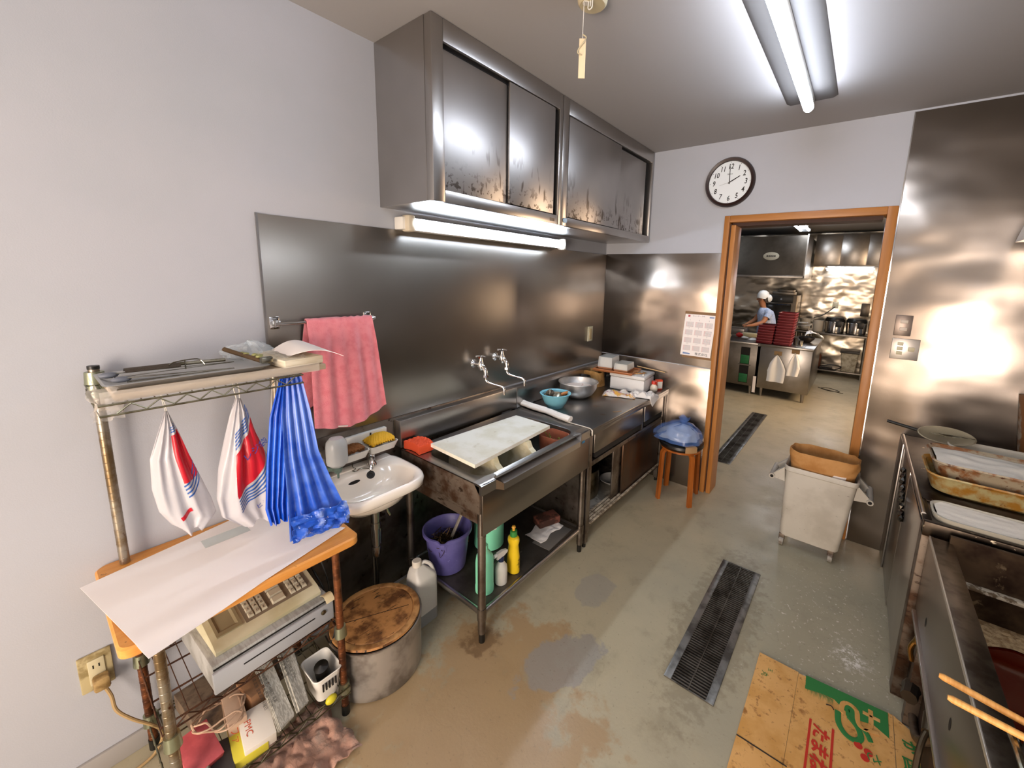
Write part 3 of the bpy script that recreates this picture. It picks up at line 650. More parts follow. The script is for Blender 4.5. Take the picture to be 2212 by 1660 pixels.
def fbox(x,y,w,d,h,label,inner):
    t = thing('takeaway_box',label,'food box',tuple(rt(x,y,ZF+.012)))
    a=[rt(x-w/2,y-d/2,0),rt(x+w/2,y-d/2,0),rt(x+w/2,y+d/2,0),rt(x-w/2,y+d/2,0)]; c_=sum(a,V((0,0,0)))/4
    lvl=lambda k,z:[c_+(p-c_)*k+V((0,0,z)) for p in a]
    MB().loft([lvl(.86,ZF+.012),lvl(.98,ZF+.03)],True,True,True).build('base_tray', m_btray, t)
    MB().loft([lvl(.98,ZF+.031),lvl(.9,ZF+.03+h)],True,False,True).build('clear_cover', m_clear, t)
    MB().loft([lvl(.8,ZF+.031),lvl(.76,ZF+.02+h)],True,True,True).build('contents', mat(inner[0],inner[1],.6), t)
fbox(-.085,.0,.13,.17,.085,'tall clear takeaway box full of white packets, the bigger one on the tray',('white_packets','#d9d5cb'))
fbox(.06,-.02,.12,.17,.05,'low clear takeaway box on the brown tray, the smaller one',('pale_packets','#dcd4c0'))
tag(MB().tube([(.40,3.12,ZF+.03),(.63,3.165,ZF+.005)],.0035,8).build('chopstick', mat('pale_wood_stick','#d9b57c',.6)),'pale wooden chopstick pointing over the far end of the foam box','chopstick')
g=MB()
for i in range(9): a=random.uniform(-.7,.9); x=.46+random.uniform(-.03,.06); y=2.99+random.uniform(-.07,.08); g.tube([(x,y,ZF+.004+i*.001),(x+.05*math.cos(a),y+.05*math.sin(a),ZF+.006+i*.001)],.0035,6)
tag(g.build('small_utensils', mat('mixed_wood','#c99b5d',.6,col2='#8d5a2c',vs=30)),'small wooden picks and scraps scattered on the foam box lid','utensils',kind='stuff')
tag(MB().ball((.545,2.935,ZF+.008),.009).build('bottle_cap', m_white),'tiny white cap on the corner of the foam box lid','cap')
# brown paper bag
pb=MB()
def bag_w(u,v):
    a=u*2*PI; k=1+.06*math.sin(a*5+v*3); x=.13+.085*math.copysign(abs(math.cos(a))**.5,math.cos(a))*k; y=2.87+.06*math.copysign(abs(math.sin(a))**.5,math.sin(a))*k
    return (x,y,ZT+.001+.125*v+.006*math.sin(a*3)*v)
pb.grid(bag_w,40,8,.0015); o=pb.build('paper_bag', mat('brown_paper','#b98a4e',.8,col2='#a4753b',vs=14,bump=.4,bs=30), ang=60); tag(o,'open brown paper bag behind the mixing bowl','paper bag')
k=MB(); k.grid(lambda u,v:(.2185,2.845+.04*u,ZT+.05+.04*v*math.sin(u*PI)),8,4); k.build('printed_smile', m_black, o, norm=False)
# shakers
t = thing('salt_shaker','round white shaker jar with red lid on the worktop corner','shaker',(.54,3.06,ZT))
MB().lathe((.60,3.03,ZT),[(.02,0),(.028,.008),(.031,.025),(.026,.045),(.018,.055),(.018,.062)],24).build('jar', mat('milky_glass','#f1e6d2',.2), t)
MB().lathe((.60,3.03,ZT+.062),[(.021,0),(.021,.022),(.019,.026),(0,.027)],20).build('lid', mat('red_lid','#c8321e',.35), t)
t = thing('spice_box','small red and white carton standing by the shaker jar','carton',(.58,3.13,ZT))
MB().box(.575,.635,3.10,3.13,ZT,ZT+.085,.006,rot=Matrix.Rotation(.9,4,'Z')).build('carton', mat('orange_red_card','#e0512e',.45), t)
MB().box(.585,.63,3.0985,3.0995,ZT+.012,ZT+.07,.0,rot=Matrix.Rotation(.9,4,'Z'),c=(.605,3.115,ZT+.04)).build('label', m_white, t)
# cloths
def cloth_patch(nm, label, cx, cy, w, d, rot, m, hgt=.02, seed=0, over=None, z0=ZT+.003):
    def f(u,v):
        x=(u-.5)*w; y=(v-.5)*d*(1+.25*nz(u*3,seed)); k=math.sin(PI*u)*math.sin(PI*v)
        z=z0+hgt*abs(nz(u*4+seed,v*4,seed))*1.6*min(1,4*k)+hgt*.5*k+.001
        X=cx+x*math.cos(rot)-y*math.sin(rot); Y=cy+x*math.sin(rot)+y*math.cos(rot)
        if over and X>over: z=z0-(X-over)*1.1; X=over+(X-over)*.25+.006
        return (X,Y,z)
    o=MB().grid(f,44,24,.003).build(nm,m,ang=80); tag(o,label,'cloth'); return o
cloth_patch('printed_cloth','folded floral printed cloth on the worktop beside the mixing bowl',.445,2.745,.25,.14,.35,mat('floral_cloth','#eadfd3',.85,col2='#dfa94e',vs=16,vmix=(.52,.6),stains=[(24,(1,1,1),.58,.63,'#d9a3ac'),(40,(1,1,1),.62,.68,'#b76a78')],bump=.3,bs=150),.028,3)
cloth_patch('wiping_cloth','crumpled white cloth draping over the worktop front edge',.60,2.85,.22,.14,.25,m_cloth,.04,8,over=.672)
tag(MB().tube(smooth_path([(.6,2.36,ZT+.001),(.62,2.37,ZT+.002),(.63,2.40,ZT+.001),(.64,2.41,ZT+.002)]),.0015,6).build('straw_bit', mat('straw','#b98f58',.7)),'thin curled brown straw bit near the worktop edge','straw')

# ------------------------------------------------------------------ stool with a blue bag
t = thing('stool','round stool with black padded seat and bent orange wood legs','stool',(.87,3.0,0))
m_st = wood('bent_orange_wood','#ad6124','#8e4a18',.35,'z')
MB().lathe((.87,3.0,.435),[(.145,-.012),(.16,0),(.168,.012),(.165,.03),(.13,.04),(0,.042)],40).build('seat_pad', mat('black_vinyl','#151413',.35), t)
MB().lathe((.87,3.0,.405),[(.12,0),(.15,.004),(.15,.018),(.0,.018)],36).build('seat_base', m_st, t)
MB().grid(lambda u,v:(.87+(.166+.003)*math.cos(-1.05+.55*u),3.0+(.166+.003)*math.sin(-1.05+.55*u),.432+.042*v),10,4,.002).grid(lambda u,v:(.87+(.168-.05*v)*math.cos(-1.05+.55*u),3.0+(.168-.05*v)*math.sin(-1.05+.55*u),.474+.003*math.sin(v*3)),10,4,.002).build('tape_patch', mat('brown_tape','#a8865e',.5), t)
for a in (PI/4*1,PI/4*3,PI/4*5,PI/4*7):
    d=V((math.cos(a+.12),math.sin(a+.12),0)); s_=V((-d.y,d.x,0)); c0=V((.87,3.0,0)); path=[c0+d*.06+V((0,0,.41)),c0+d*.11+V((0,0,.41))]+[c0+d*(.118+.04*math.sin(k*PI/10))+V((0,0,.37+.04*math.cos(k*PI/10))) for k in range(6)]+[c0+d*.162+V((0,0,.2)),c0+d*.17]
    rings=[]
    for i,p in enumerate(path):
        q=(path[min(i+1,len(path)-1)]-path[max(i-1,0)]).normalized(); nn=q.cross(s_)
        rings.append([p+s_*.017+nn*.011,p-s_*.017+nn*.011,p-s_*.017-nn*.011,p+s_*.017-nn*.011])
    MB().loft(rings).build('leg', m_st, t, ang=50)
m_bbag = mat('blue_film','#5c82c8',.14,alpha=.42,bump=.6,bs=25); 
def bagf(u,v):
    a=u*2*PI; r=.150*(math.sin(v*PI*.5)**.45)*(1+.1*nz(math.cos(a)*1.5,math.sin(a)*1.5,v*3)+.04*math.sin(a*9+v*5)); z=.4875+.125*(1-v)**.8*1.1+.012*nz(a,v*6)
    if v>.93: z=.480
    x=.865+r*math.cos(a)*1.05; y=2.985+r*math.sin(a)*.85
    if math.cos(a-3.6)>.85: x+=.06*v*math.cos(a); z-=.01*v
    return (x,y,max(z,.4795))
t = thing('plastic_bag','blue plastic bag of white stuff tied on top of the stool','bag',(.87,2.99,.48))
MB().grid(bagf,56,16).build('film', m_bbag, t, ang=70)
MB().grid(lambda u,v:(lambda p:(.865+(p[0]-.865)*.86,2.985+(p[1]-2.985)*.86,.479+(p[2]-.479)*.84))(bagf(u,min(v,.92))),40,12).build('filling', mat('pale_filling','#c9d2d6',.6,bump=.5,bs=40), t, ang=70)
MB().grid(lambda u,v:(.875+.012*math.cos(u*6.28)*(1+3*v),3.0+.012*math.sin(u*6.28)*(1+2*v),.605+.05*v+.01*math.sin(u*25)*v),28,5).grid(lambda u,v:(.86+.02*u-.16*v,2.95+.05*u-.1*v,.60-.1*v+.01*math.sin(v*9+u*4)),6,10).build('gathered_neck', m_bbag, t, ang=70)
# ------------------------------------------------------------------ under the sink
t = thing('bucket','purple plastic bucket with spout lip on the shelf under the sink','bucket',(.26,1.23,.158))
m_pur = mat('purple_plastic','#5d5890',.45,col2='#524d84',vs=9,stains=[(60,(1,1,1),.66,.72,'#7a75b0')])
def bk_(r,z):
    out=[]
    for i in range(48):
        a=2*PI*i/48; k=1.0; dz=0
        if z>.2:
            e_=max(0,1-abs(((a+.85+PI)%(2*PI))-PI)/.22); k=1+.13*e_; dz=-.012*e_
        out.append((.265+r*k*math.cos(a),1.235+r*k*math.sin(a),.1585+z+dz))
    return out
MB().loft([bk_(.082,0),bk_(.09,.006),bk_(.104,.12),bk_(.112,.205),bk_(.126,.205),bk_(.127,.222),bk_(.12,.224),bk_(.112,.215),bk_(.1,.12),bk_(.085,.02)]).build('body', m_pur, t)
s=MB()
for i in range(150):
    q=V((.262+random.gauss(0,.028),1.225+random.gauss(0,.034),.30+random.gauss(0,.018))); s.tube(smooth_path([q+V((random.gauss(0,1),random.gauss(0,1),random.gauss(0,1))).normalized()*.026 for _ in range(5)],3),.0014,4)
s.ball((.262,1.23,.27),.075,(1,1,.7),2,.5)
tag(s.build('steel_wool', mat('dark_steel_wool','#5a4a33',.35,1.0)),'tangled dark steel wool filling the purple bucket','steel wool',kind='stuff')
tag(MB().box(.3,.318,1.29,1.298,.29,.60,.002,rot=Matrix.Rotation(-.42,4,'X')@Matrix.Rotation(.15,4,'Y')).build('metal_rod', mat('pale_rod','#b9b2a6',.35,.7)),'flat pale metal rod standing in the purple bucket','rod')
def bottle(nm,label,cat,x,y,z,prof,m,n=28,sx=1,sy=1):
    t=thing(nm,label,cat,(x,y,z)); MB().lathe((x,y,z),prof,n,sx=sx,sy=sy).build('body', m, t); return t
m_mint = mat('mint_plastic','#86dcb4',.35,sss=.0,alpha=1)
t = bottle('refill_bottle','tall mint green bottle behind the front sink leg','',.545,1.235,.158,[(.038,0),(.045,.004),(.046,.03),(.044,.036),(.044,.16),(.04,.19),(.022,.215),(.016,.225)],m_mint); t['category']='bottle'
MB().lathe((.545,1.235,.383),[(.017,0),(.017,.02),(.015,.023),(0,.023)],18).build('cap', m_mint, t)
t = bottle('spray_bottle','milky spray bottle with dark blue collar beneath the sink','',.572,1.322,.158,[(.027,0),(.031,.004),(.032,.07),(.030,.095),(.016,.115),(.012,.122)],mat('milky_plastic','#c9c7bd',.35)); t['category']='spray bottle'
MB().lathe((.572,1.322,.28),[(.015,0),(.015,.022),(.012,.024)],18).build('collar', mat('navy_collar','#1d2a4a',.4), t)
q=MB(); q.prism([(.572-.008,1.29,.303),(.572-.008,1.335,.303),(.572-.008,1.36,.312),(.572-.008,1.362,.322),(.572-.008,1.33,.335),(.572-.008,1.295,.336)],(.016,0,0)); q.cyl((.572,1.29,.328),(.572,1.272,.328),.009,n=12); q.build('spray_head', m_white, t)
MB().tube([(.572,1.285,.32),(.572,1.28,.305),(.572,1.268,.295)],.004,8).build('trigger', m_black, t)
t = bottle('dish_soap_bottle','yellow dish soap bottle with green cap beneath the sink','',.565,1.42,.158,[(.03,0),(.036,.005),(.037,.05),(.036,.09),(.030,.14),(.028,.155),(.034,.18),(.032,.195),(.016,.205)],mat('yellow_plastic','#e8c425',.3),sy=.8); t['category']='bottle'
MB().lathe((.565,1.42,.363),[(.019,0),(.018,.028),(.01,.03)],18).build('cap', mat('green_cap','#3c8a3f',.4), t)
MB().lathe((.565,1.42,.393),[(.007,0),(.007,.012),(.011,.016),(.009,.024),(0,.026)],14).build('nozzle', mat('yellow_nozzle','#e2a93e',.4), t)
q=MB(); q.text('チャーミー',(.602,1.405,.21),(.1,.2,1),(0,1,-.2),.022); q.text('食器野菜',(.602,1.42,.19),(0,0,1),(0,1,0),.014); q.build('printed_label', m_black, t, norm=False, flat=True)
t = bottle('detergent_tank','large mint green tank at the back under the sink','',.30,1.50,.158,[(.07,0),(.085,.006),(.086,.2),(.08,.26),(.05,.29),(.03,.295)],m_mint); t['category']='tank'
MB().lathe((.30,1.50,.453),[(.032,0),(.032,.025),(0,.027)],18).build('cap', m_mint, t)
MB().quad((.372,1.45,.29),(.383,1.478,.29),(.383,1.478,.36),(.372,1.45,.36)).build('sticker', m_white, t, norm=False)
tag(MB().box(.40,.49,1.78,1.93,.17,.215,.006,rot=Matrix.Rotation(-.35,4,'Z')).build('brick_block', mat('brick_red','#7d4a3c',.7,col2='#43291f',vs=14,vmix=(.45,.55))),'dark red block lying on the shelf under the sink, far end','block')
tag(MB().grid(lambda u,v:(.42+.12*v+.01*math.sin(u*9),1.68+.22*u,.163+.012*abs(nz(u*5,v*5,2))),26,12,.003).build('rag', m_cloth, ang=80),'white rag under the red block beneath the sink','rag')
tag(MB().box(.49,.61,1.66,1.9,.1582,.162,.001,rot=Matrix.Rotation(.05,4,'Z')).build('flat_board', mat('grey_scrap','#5f5b55',.6)),'grey flat scrap sheet on the shelf under the sink','sheet')

# ------------------------------------------------------------------ wash basin
t = thing('wash_basin','ivory ceramic wash basin on the left wall','wash basin',(.19,.87,.6))
def wr(cx,cy,hx,hy,z,p=3.0,back=None,n=64):
    out=[]
    for i in range(n):
        a=2*PI*i/n; c_,s_=math.cos(a),math.sin(a); x=cx+hx*math.copysign(abs(c_)**(2/p),c_); y=cy+hy*math.copysign(abs(s_)**(2/p),s_)
        if back is not None: x=max(x,back)
        if x>cx: y=cy+(y-cy)*(1-.10*((x-cx)/hx)**2)
        out.append((x,y,z))
    return out
w=MB(); Y0=.872
w.loft([wr(.15,Y0,.07,.08,.615,2.4),wr(.155,Y0,.11,.12,.65,2.6),wr(.165,Y0,.145,.155,.69,3),wr(.18,Y0,.172,.188,.722,3.8),wr(.188,Y0,.186,.206,.738,4.6),wr(.188,Y0,.188,.207,.765,4.8),wr(.188,Y0,.184,.203,.777,4.8),wr(.19,Y0,.174,.193,.780,4.6),
   wr(.224,Y0,.134,.176,.773,2.9),wr(.226,Y0,.128,.17,.762,2.8),wr(.226,Y0,.118,.156,.72,2.6),wr(.222,Y0,.1,.13,.68,2.4),wr(.22,Y0,.07,.08,.655,2.2),wr(.22,Y0,.02,.02,.65,2)],True,True,True)
w.box(.006,.06,.69,1.06,.70,.781,.006)
w.build('bowl', m_ivory, t, ang=60)
MB().lathe((.22,Y0,.6505),[(.02,0),(.02,.002),(0,.002)],20).build('drain', m_chrome, t)
o_=MB(); o_.loft([[(.1035+.002*k+ .001,Y0-.03+.034*math.cos(a)*.8, .738+.008*math.sin(a)) for a in [2*PI*i/20 for i in range(20)]] for k in (0,1)]); o_.build('overflow_slot', m_dark, t)
t2 = thing('pillar_tap','small chrome pillar tap with cross handle on the wash basin','faucet',(.075,.93,.781))
b=MB(); b.lathe((.075,.945,.780),[(.024,0),(.022,.006),(.015,.02),(.014,.045),(.016,.05),(.01,.06),(.008,.075)],22); b.tube(smooth_path([(.08,.94,.81),(.115,.92,.822),(.145,.905,.81),(.152,.902,.795)]),[.016]*4+[.013]*9+[.0105]*6,12); b.build('body', m_chrome, t2)
h=MB(); h.ball((.075,.945,.862),.01,(1,1,.7),2)
for a in (.3,.3+PI/2,.3+PI,.3+1.5*PI):
    d=V((math.cos(a),math.sin(a),0)); h.tube([V((.075,.945,.862)),V((.075,.945,.862))+d*.022,V((.075,.945,.86))+d*.033],[.005,.0045,.0075],8)
h.build('cross_handle', m_chrome, t2)
t3 = thing('drain_plug','black rubber plug hanging on a bead chain in the wash basin','plug',(.14,.885,.75))
MB().lathe((.142,.90,.764),[(.012,0),(.017,.004),(.018,.012),(.010,.013),(.008,.010),(0,.010)],22,ax=(.8,-.25,.5)).build('plug', m_rubber, t3)
MB().tube(smooth_path([(.15,.9,.775),(.13,.905,.787),(.1,.9,.784),(.085,.88,.783),(.095,.86,.783),(.08,.85,.783),(.07,.87,.783),(.06,.862,.79),(.04,.87,.8)]),.0022,6).build('chain', m_chrome2, t3)
# trap and valve
t = thing('drain_trap','chrome trap pipe beneath the wash basin','pipe',(.2,.87,0))
p=MB(); p.cyl((.22,Y0,.56),(.22,Y0,.652),.02,n=18); p.tube(smooth_path([(.22,Y0,.6),(.22,Y0,.47),(.218,Y0,.42),(.20,Y0+.01,.395),(.17,Y0+.03,.39),(.15,Y0+.045,.41),(.145,Y0+.05,.45),(.14,Y0+.052,.475),(.12,Y0+.055,.49),(.10,Y0+.055,.47),(.098,Y0+.055,.40),(.098,Y0+.055,.2),(.098,Y0+.055,.004)]),.0155,14)
p.cyl((.22,Y0,.545),(.22,Y0,.575),.022,n=18); p.cyl((.218,Y0,.44),(.218,Y0,.455),.02,n=18); p.build('trap_pipe', mat('dull_chrome','#8c8a86',.2,1.0), t)
t = thing('stop_valve','corroded water stop valve on the wall under the wash basin','valve',(.02,1.0,.55))
v_=MB(); v_.lathe((.006,.985,.565),[(.026,0),(.024,.006),(.012,.008),(.012,.05)],18,ax=(1,0,0)); v_.ball((.07,.985,.565),.02,(1,1,1),2); v_.cyl((.07,.985,.565),(.07,.985,.70),.009,n=12); v_.cyl((.07,.985,.565),(.11,.985,.55),.011,n=12); v_.build('body', m_chrome2, t)
MB().tube([(.11,.985,.575),(.115,.99,.53),(.12,1.0,.505)],.007,8).build('lever', m_chrome2, t)
# soap dispenser globe
t = thing('soap_dispenser','glass globe soap dispenser on a green wall arm beside the basin','soap dispenser',(.0,.74,.8))
m_gl = mat('frosted_bottle','#c3c6c3',.25,alpha=.8); m_grn = mat('oxidised_green_metal','#5f7267',.4,.3,col2='#48584e',vs=30)
MB().lathe((.15,.755,.868),[(.01,-.01),(.028,0),(.040,.012),(.042,.025),(.042,.088),(.039,.108),(.026,.124),(0,.130)],32).build('globe', m_gl, t)
MB().lathe((.15,.755,.868),[(.0,.005),(.027,.006),(.038,.015),(.039,.086),(0,.086)],24).build('liquid_soap', mat('liquid_soap','#b5b8b4',.3), t)
d=MB(); d.lathe((.15,.755,.868),[(0,-.06),(.004,-.058),(.005,-.035),(.014,-.03),(.02,-.008),(.012,.0)],18); d.tube(smooth_path([(.15,.755,.85),(.11,.735,.845),(.07,.715,.81),(.04,.705,.79),(.006,.70,.79)]),[.012]*25,10); d.lathe((.006,.70,.78),[(.028,0),(.026,.008),(.012,.012)],18,ax=(1,0,0)); d.build('wall_arm', m_grn, t)
t = thing('small_bottle','small white bottle with red and blue print behind the soap dispenser','bottle',(.07,.70,.85))
MB().lathe((.075,.712,.782),[(.018,0),(.022,.004),(.024,.07),(.021,.1),(.01,.112)],20,sx=.8).build('body', m_white, t)
MB().lathe((.075,.712,.894),[(.011,0),(.011,.022),(0,.024)],14).build('cap', m_white, t)
MB().box(.094,.0955,.702,.716,.83,.842).build('red_print', mat('red_print','#b84a3e',.5), t)
# sponge tray
t = thing('soap_tray','white two part plastic tray fixed on the wall above the wash basin','tray',(.07,.92,.84))
def tray_part(y0,y1,nm):
    w=MB(); A=lambda x0,x1,a,b,z:rrect(x0,x1,a,b,.016,z,4)
    w.loft([A(.035,.115,y0+.012,y1-.012,.845),A(.022,.13,y0,y1,.882),A(.026,.126,y0+.004,y1-.004,.882),A(.038,.112,y0+.014,y1-.014,.85)],True,True,True); w.build(nm, m_white, t)
tray_part(.79,.916,'compartment'); tray_part(.918,1.06,'compartment')
MB().box(.006,.03,.79,1.055,.862,.925,.004).build('back_plate', m_white, t)
MB().tube([(.03,.965,.895),(.032,.968,.91),(.03,.97,.92)],.004,6).build('hook', m_black, t)
tag(MB().grid(lambda u,v:(.045+.065*u,.808+.088*v,.885+.018*math.sin(u*PI)*math.sin(v*PI)**.5+.005*nz(u*12,v*12)),20,20,.018).build('brown_sponge', mat('brown_sponge','#7a4b22',.9,bump=.6,bs=90), ang=80),'brown scouring sponge in the nearer half of the soap tray','sponge')
tag(MB().grid(lambda u,v:(.04+.075*u,.932+.11*v,.888+.03*math.sin(u*PI)**.6*math.sin(v*PI)**.5+.003*math.sin(v*60+u*30)),30,60,.02).build('net_sponge', mat('yellow_net','#e3ae22',.7,bump=.5,bs=120), ang=80),'yellow netted sponge in the farther half of the soap tray','sponge')

# ------------------------------------------------------------------ stock pot with wooden lid
PX,PY = .358,.782
t = thing('stock_pot','large aluminium stock pot on the floor under the wash basin','pot',(PX,PY,0))
m_alu = mat('dull_aluminium','#b9b3aa',.45,.75,col2='#7e776e',vs=6)
PR=.181
MB().lathe((PX,PY,0),[(PR-.012,0),(PR-.002,.006),(PR,.03),(PR,.222),(PR+.005,.226),(PR+.005,.233),(PR-.002,.232),(PR-.004,.218),(PR-.004,.02),(0,.015)],56).build('body', m_alu, t)
for sgn in (1,-1): MB().tube(smooth_path([(PX+sgn*.03,PY-(PR+.002)*sgn,.20),(PX+sgn*.03,PY-(PR+.01)*sgn,.203),(PX-sgn*.03,PY-(PR+.01)*sgn,.203),(PX-sgn*.03,PY-(PR+.002)*sgn,.20)]),.005,8).build('handle', m_alu, t)
m_lid = mat('burnt_wood_lid','#b07d48',.6,col2='#5f3a1b',vs=13,vmix=(.42,.62),stretch=(1,1,1),det=8,bump=.3,bs=40,stains=[(16,(6,1,1),.58,.66,'#1f130a'),(7,(1,1,1),.62,.72,'#b88a55')])
t = thing('pot_lid','scorched round wooden lid on the stock pot','pot lid',(PX,PY,.33))
MB().lathe((PX,PY,.2335),[(PR-.012,0),(PR-.003,.003),(PR-.005,.012),(PR-.028,.0125),(PR-.030,.0095),(PR-.034,.0125),(0,.013)],56).build('disc', m_lid, t)
MB().lathe((PX,PY,.2462),[(PR-.004,0),(PR-.006,.0006),(PR-.026,.0006),(PR-.028,0)],56,cap0=False,cap1=False).build('outer_ring', mat('pale_scorched_ring','#b98b55',.6,col2='#7d5228',vs=14), t)
MB().box(PX-.0015,PX+.0015,PY-.15,PY+.13,.2464,.2467,rot=Matrix.Rotation(-.5,4,'Z')).build('crack', m_dark, t)
# jug
t = thing('plastic_jug','translucent white plastic jug on the floor by the sink','jug',(.31,1.08,0))
m_jug = mat('translucent_jug','#cfccc4',.4,alpha=.95)
jr=lambda k,z: [( .305+ (x-.305)*k, 1.045+(y-1.045)*k, z) for x,y,_ in rrect(.25,.36,.985,1.105,.022,0,4)]
sq=lambda k,kx,z:[(.30+(x-.305)*kx,1.03+(y-1.045)*k,z) for x,y,_ in rrect(.25,.36,.985,1.105,.022,0,4)]
MB().loft([jr(.9,.0),jr(.98,.006),jr(.98,.225),jr(.93,.245),sq(.55,.6,.285),sq(.3,.34,.298)]).build('body', m_jug, t)
MB().lathe((.298,1.025,.297),[(.021,0),(.022,.026),(.019,.029),(0,.029)],18).build('cap', mat('cream_cap','#d6cfc0',.5), t)
MB().tube(smooth_path([(.30,1.045,.292),(.308,1.06,.303),(.322,1.082,.285),(.33,1.095,.245)]),.009,8).build('grip', m_jug, t)
MB().loft([jr(.985,.003),jr(.99,.008),jr(.985,.065)]).build('liquid', mat('grey_liquid','#8f918e',.3), t)

# ------------------------------------------------------------------ wire rack with a wooden top
m_post = mat('weathered_post','#a39a8b',.32,.85,col2='#7f6a4c',vs=14,stains=[(24,(1,1,.6),.6,.72,'#5a2f16')])
m_wire = mat('brassy_wire','#8d8a74',.28,1.0,col2='#6a6550',vs=30)
m_rust = mat('rusty_wire','#5b3a25',.6,.5,col2='#3c2417',vs=40)
m_post2= mat('rusty_post','#7c4a2b',.45,.6,col2='#4a2a18',vs=18,vmix=(.42,.6))
t = thing('wire_rack','wire shelf rack with an orange wood table top against the left wall','rack',(.25,.35,0))
def post(x,y,z0,z1,m,cap=True):
    b=MB(); b.cyl((x,y,z0),(x,y,z1),.0125,n=16)
    z=z0+.02
    while z<z1-.01: b.lathe((x,y,z),[(.0126,-.0008),(.0131,0),(.0126,.0008)],16,cap0=False,cap1=False); z+=.0254
    o=b.build('post', m, t)
    if z1>1: MB().cyl((x,y,z1-.004),(x,y,z1+.006),.0135,n=16).build('end_cap', m_black, o)
    if z0<.05: MB().cyl((x,y,.0),(x,y,z0+.01),.0145,n=14).build('rubber_foot', m_black, o)
    return o
post(.042,.122,.733,1.384,m_post); post(.042,.585,.733,1.38,m_post)
post(.042,.122,.03,.697,m_post2); post(.042,.585,.03,.697,m_post2); post(.452,.128,.03,.697,m_post); post(.455,.593,.03,.697,m_post2)
for z in (.352,):
    pass
m_col = mat('green_zinc_collar','#a0a58c',.3,.9)
for x,y in ((.452,.128),(.455,.593),(.042,.122),(.042,.585)):
    for z in (.1,.345): MB().cyl((x,y,z),(x,y,z+.042),.021,.018,n=18).build('collar', m_col, t)
for y in (.122,.585):
    for z in (1.295,1.335): MB().cyl((.042,y,z),(.042,y,z+.037),.0235,.021,n=20).build('collar', m_col, t)
tp=MB(); ou=rrect(.003,.482,.056,.672,.03,.698,6); 
tp.loft([[(p[0],p[1],.698) for p in rrect(.008,.477,.061,.667,.028,0)],[(p[0],p[1],.703) for p in ou],[(p[0],p[1],.726) for p in ou],[(p[0],p[1],.731) for p in rrect(.008,.477,.061,.667,.028,0)]]).build('table_top', m_board, t)
def wire_shelf(z, x0,x1,y0,y1, m, nm, nw=18, zig=True, h=.028):
    w=MB()
    for zz in (z,z-h):
        w.tube([(x0,y0,zz),(x1,y0,zz),(x1,y1,zz),(x0,y1,zz)],.003,6,closed=True)
    for i in range(1,nw):
        y=y0+(y1-y0)*i/nw; w.tube([(x0,y,z+.001),(x1,y,z+.001)],.0014,5)
    for x in (x0+(x1-x0)*.33,x0+(x1-x0)*.67): w.tube([(x,y0,z-.002),(x,y1,z-.002)],.003,6)
    if zig:
        for x in (x1,x0):
            pts=[]; k=0; y=y0+.03
            while y<y1-.02: pts.append((x,y,z-.003 if k%2 else z-h+.003)); y+=.028; k+=1
            w.tube(pts,.0024,6)
        for y in (y0,y1):
            pts=[(x0+.03+.021*k,y,z-.003 if k%2 else z-h+.003) for k in range(int((x1-x0-.05)/.021))]; w.tube(pts,.0024,6)
    w.build(nm, m, t)
wire_shelf(1.333,.03,.34,.10,.575,m_wire,'upper_shelf')
wire_shelf(.372,.03,.392,.115,.605,m_rust,'middle_shelf',16)
wire_shelf(.125,.03,.475,.115,.605,m_wire,'bottom_shelf')
MB().tube([(.392,.128,.36),(.44,.128,.36)],.004,6).tube([(.392,.593,.36),(.44,.593,.36)],.004,6).build('shelf_bracket', m_rust, t)
# table sheet of paper
pp=MB(); C4=[V((.10,.022,.7335)),V((.557,.10,.7335)),V((.405,.655,.7335)),V((-.0,.47,.7335))]
C4[3]=V((.012,.475,.7335))
def sheet(u,v):
    p=(C4[0]*(1-u)+C4[1]*u)*(1-v)+(C4[3]*(1-u)+C4[2]*u)*v; z=.7335
    z+=.004*max(0,u-.6)*nz(v*2,4)*6*0 + .002
    if p.x>.482: z-=.18*(p.x-.482)
    z+=.003*math.sin(v*5)*max(0,(p.x-.4)/.1)*.5
    return (p.x,p.y,max(z,.7315))
o=pp.grid(sheet,24,24,.0012).build('paper_sheet', m_paper, ang=70); tag(o,'big blank white paper sheet spread over the orange table top','paper sheet')
MB().grid(lambda u,v:(.10+.06*u,.30+.13*v,.7362+.0006),4,4).build('tape_strip', mat('clear_tape','#d5dcd6',.3,alpha=.6), o, norm=False)

# stuff on upper shelf
ZS=1.336
t = thing('metal_tray','long shallow steel tray holding tongs on the upper wire shelf','tray',(.19,.3,ZS))
A=lambda i,z,r=.02:rrect(.085+i,.30-i,.115+i,.50-i,r,z,4)
MB().loft([A(.02,ZS+.022),A(.002,ZS+.036),A(.0,ZS+.037),A(.006,ZS+.038),A(.024,ZS+.026)]).build('body', mat('tray_steel','#c4c4c2',.5,.7), t)
t = thing('bag_bundle','flat bundle of clear wrapped plastic bags under the steel tray','plastic bags',(.19,.33,ZS))
m_wrap = mat('clear_wrap','#e6ddcf',.12,alpha=.35)
bnd=mat('packed_bags','#a3907a',.45,col2='#b09f86',vs=14,stretch=(1,1,30))
MB().box(.068,.325,.13,.66,ZS,ZS+.021,.004).build('stack', bnd, t)
MB().grid(lambda u,v:(.33+.004*nz(u*9,v*4),.105+.53*u,ZS+.03*v+.0),40,6).grid(lambda u,v:(.30+.045*v+.012*nz(u*3,v*3,1),.085+.06*u+.02*nz(u*4,v*3),1.37-.075*v+.012*nz(u*5,v*6,3)),14,14).grid(lambda u,v:(.1+.2*u,.105+.004*nz(u*6,v*5),ZS+.034-.05*v*nz(u*3,1)**2),16,6).build('wrapping', m_wrap, t, ang=70)
t = thing('paper_bag_pack','pack of off white paper bags jutting beyond the shelf toward the towel','paper bags',(.2,.58,ZS))
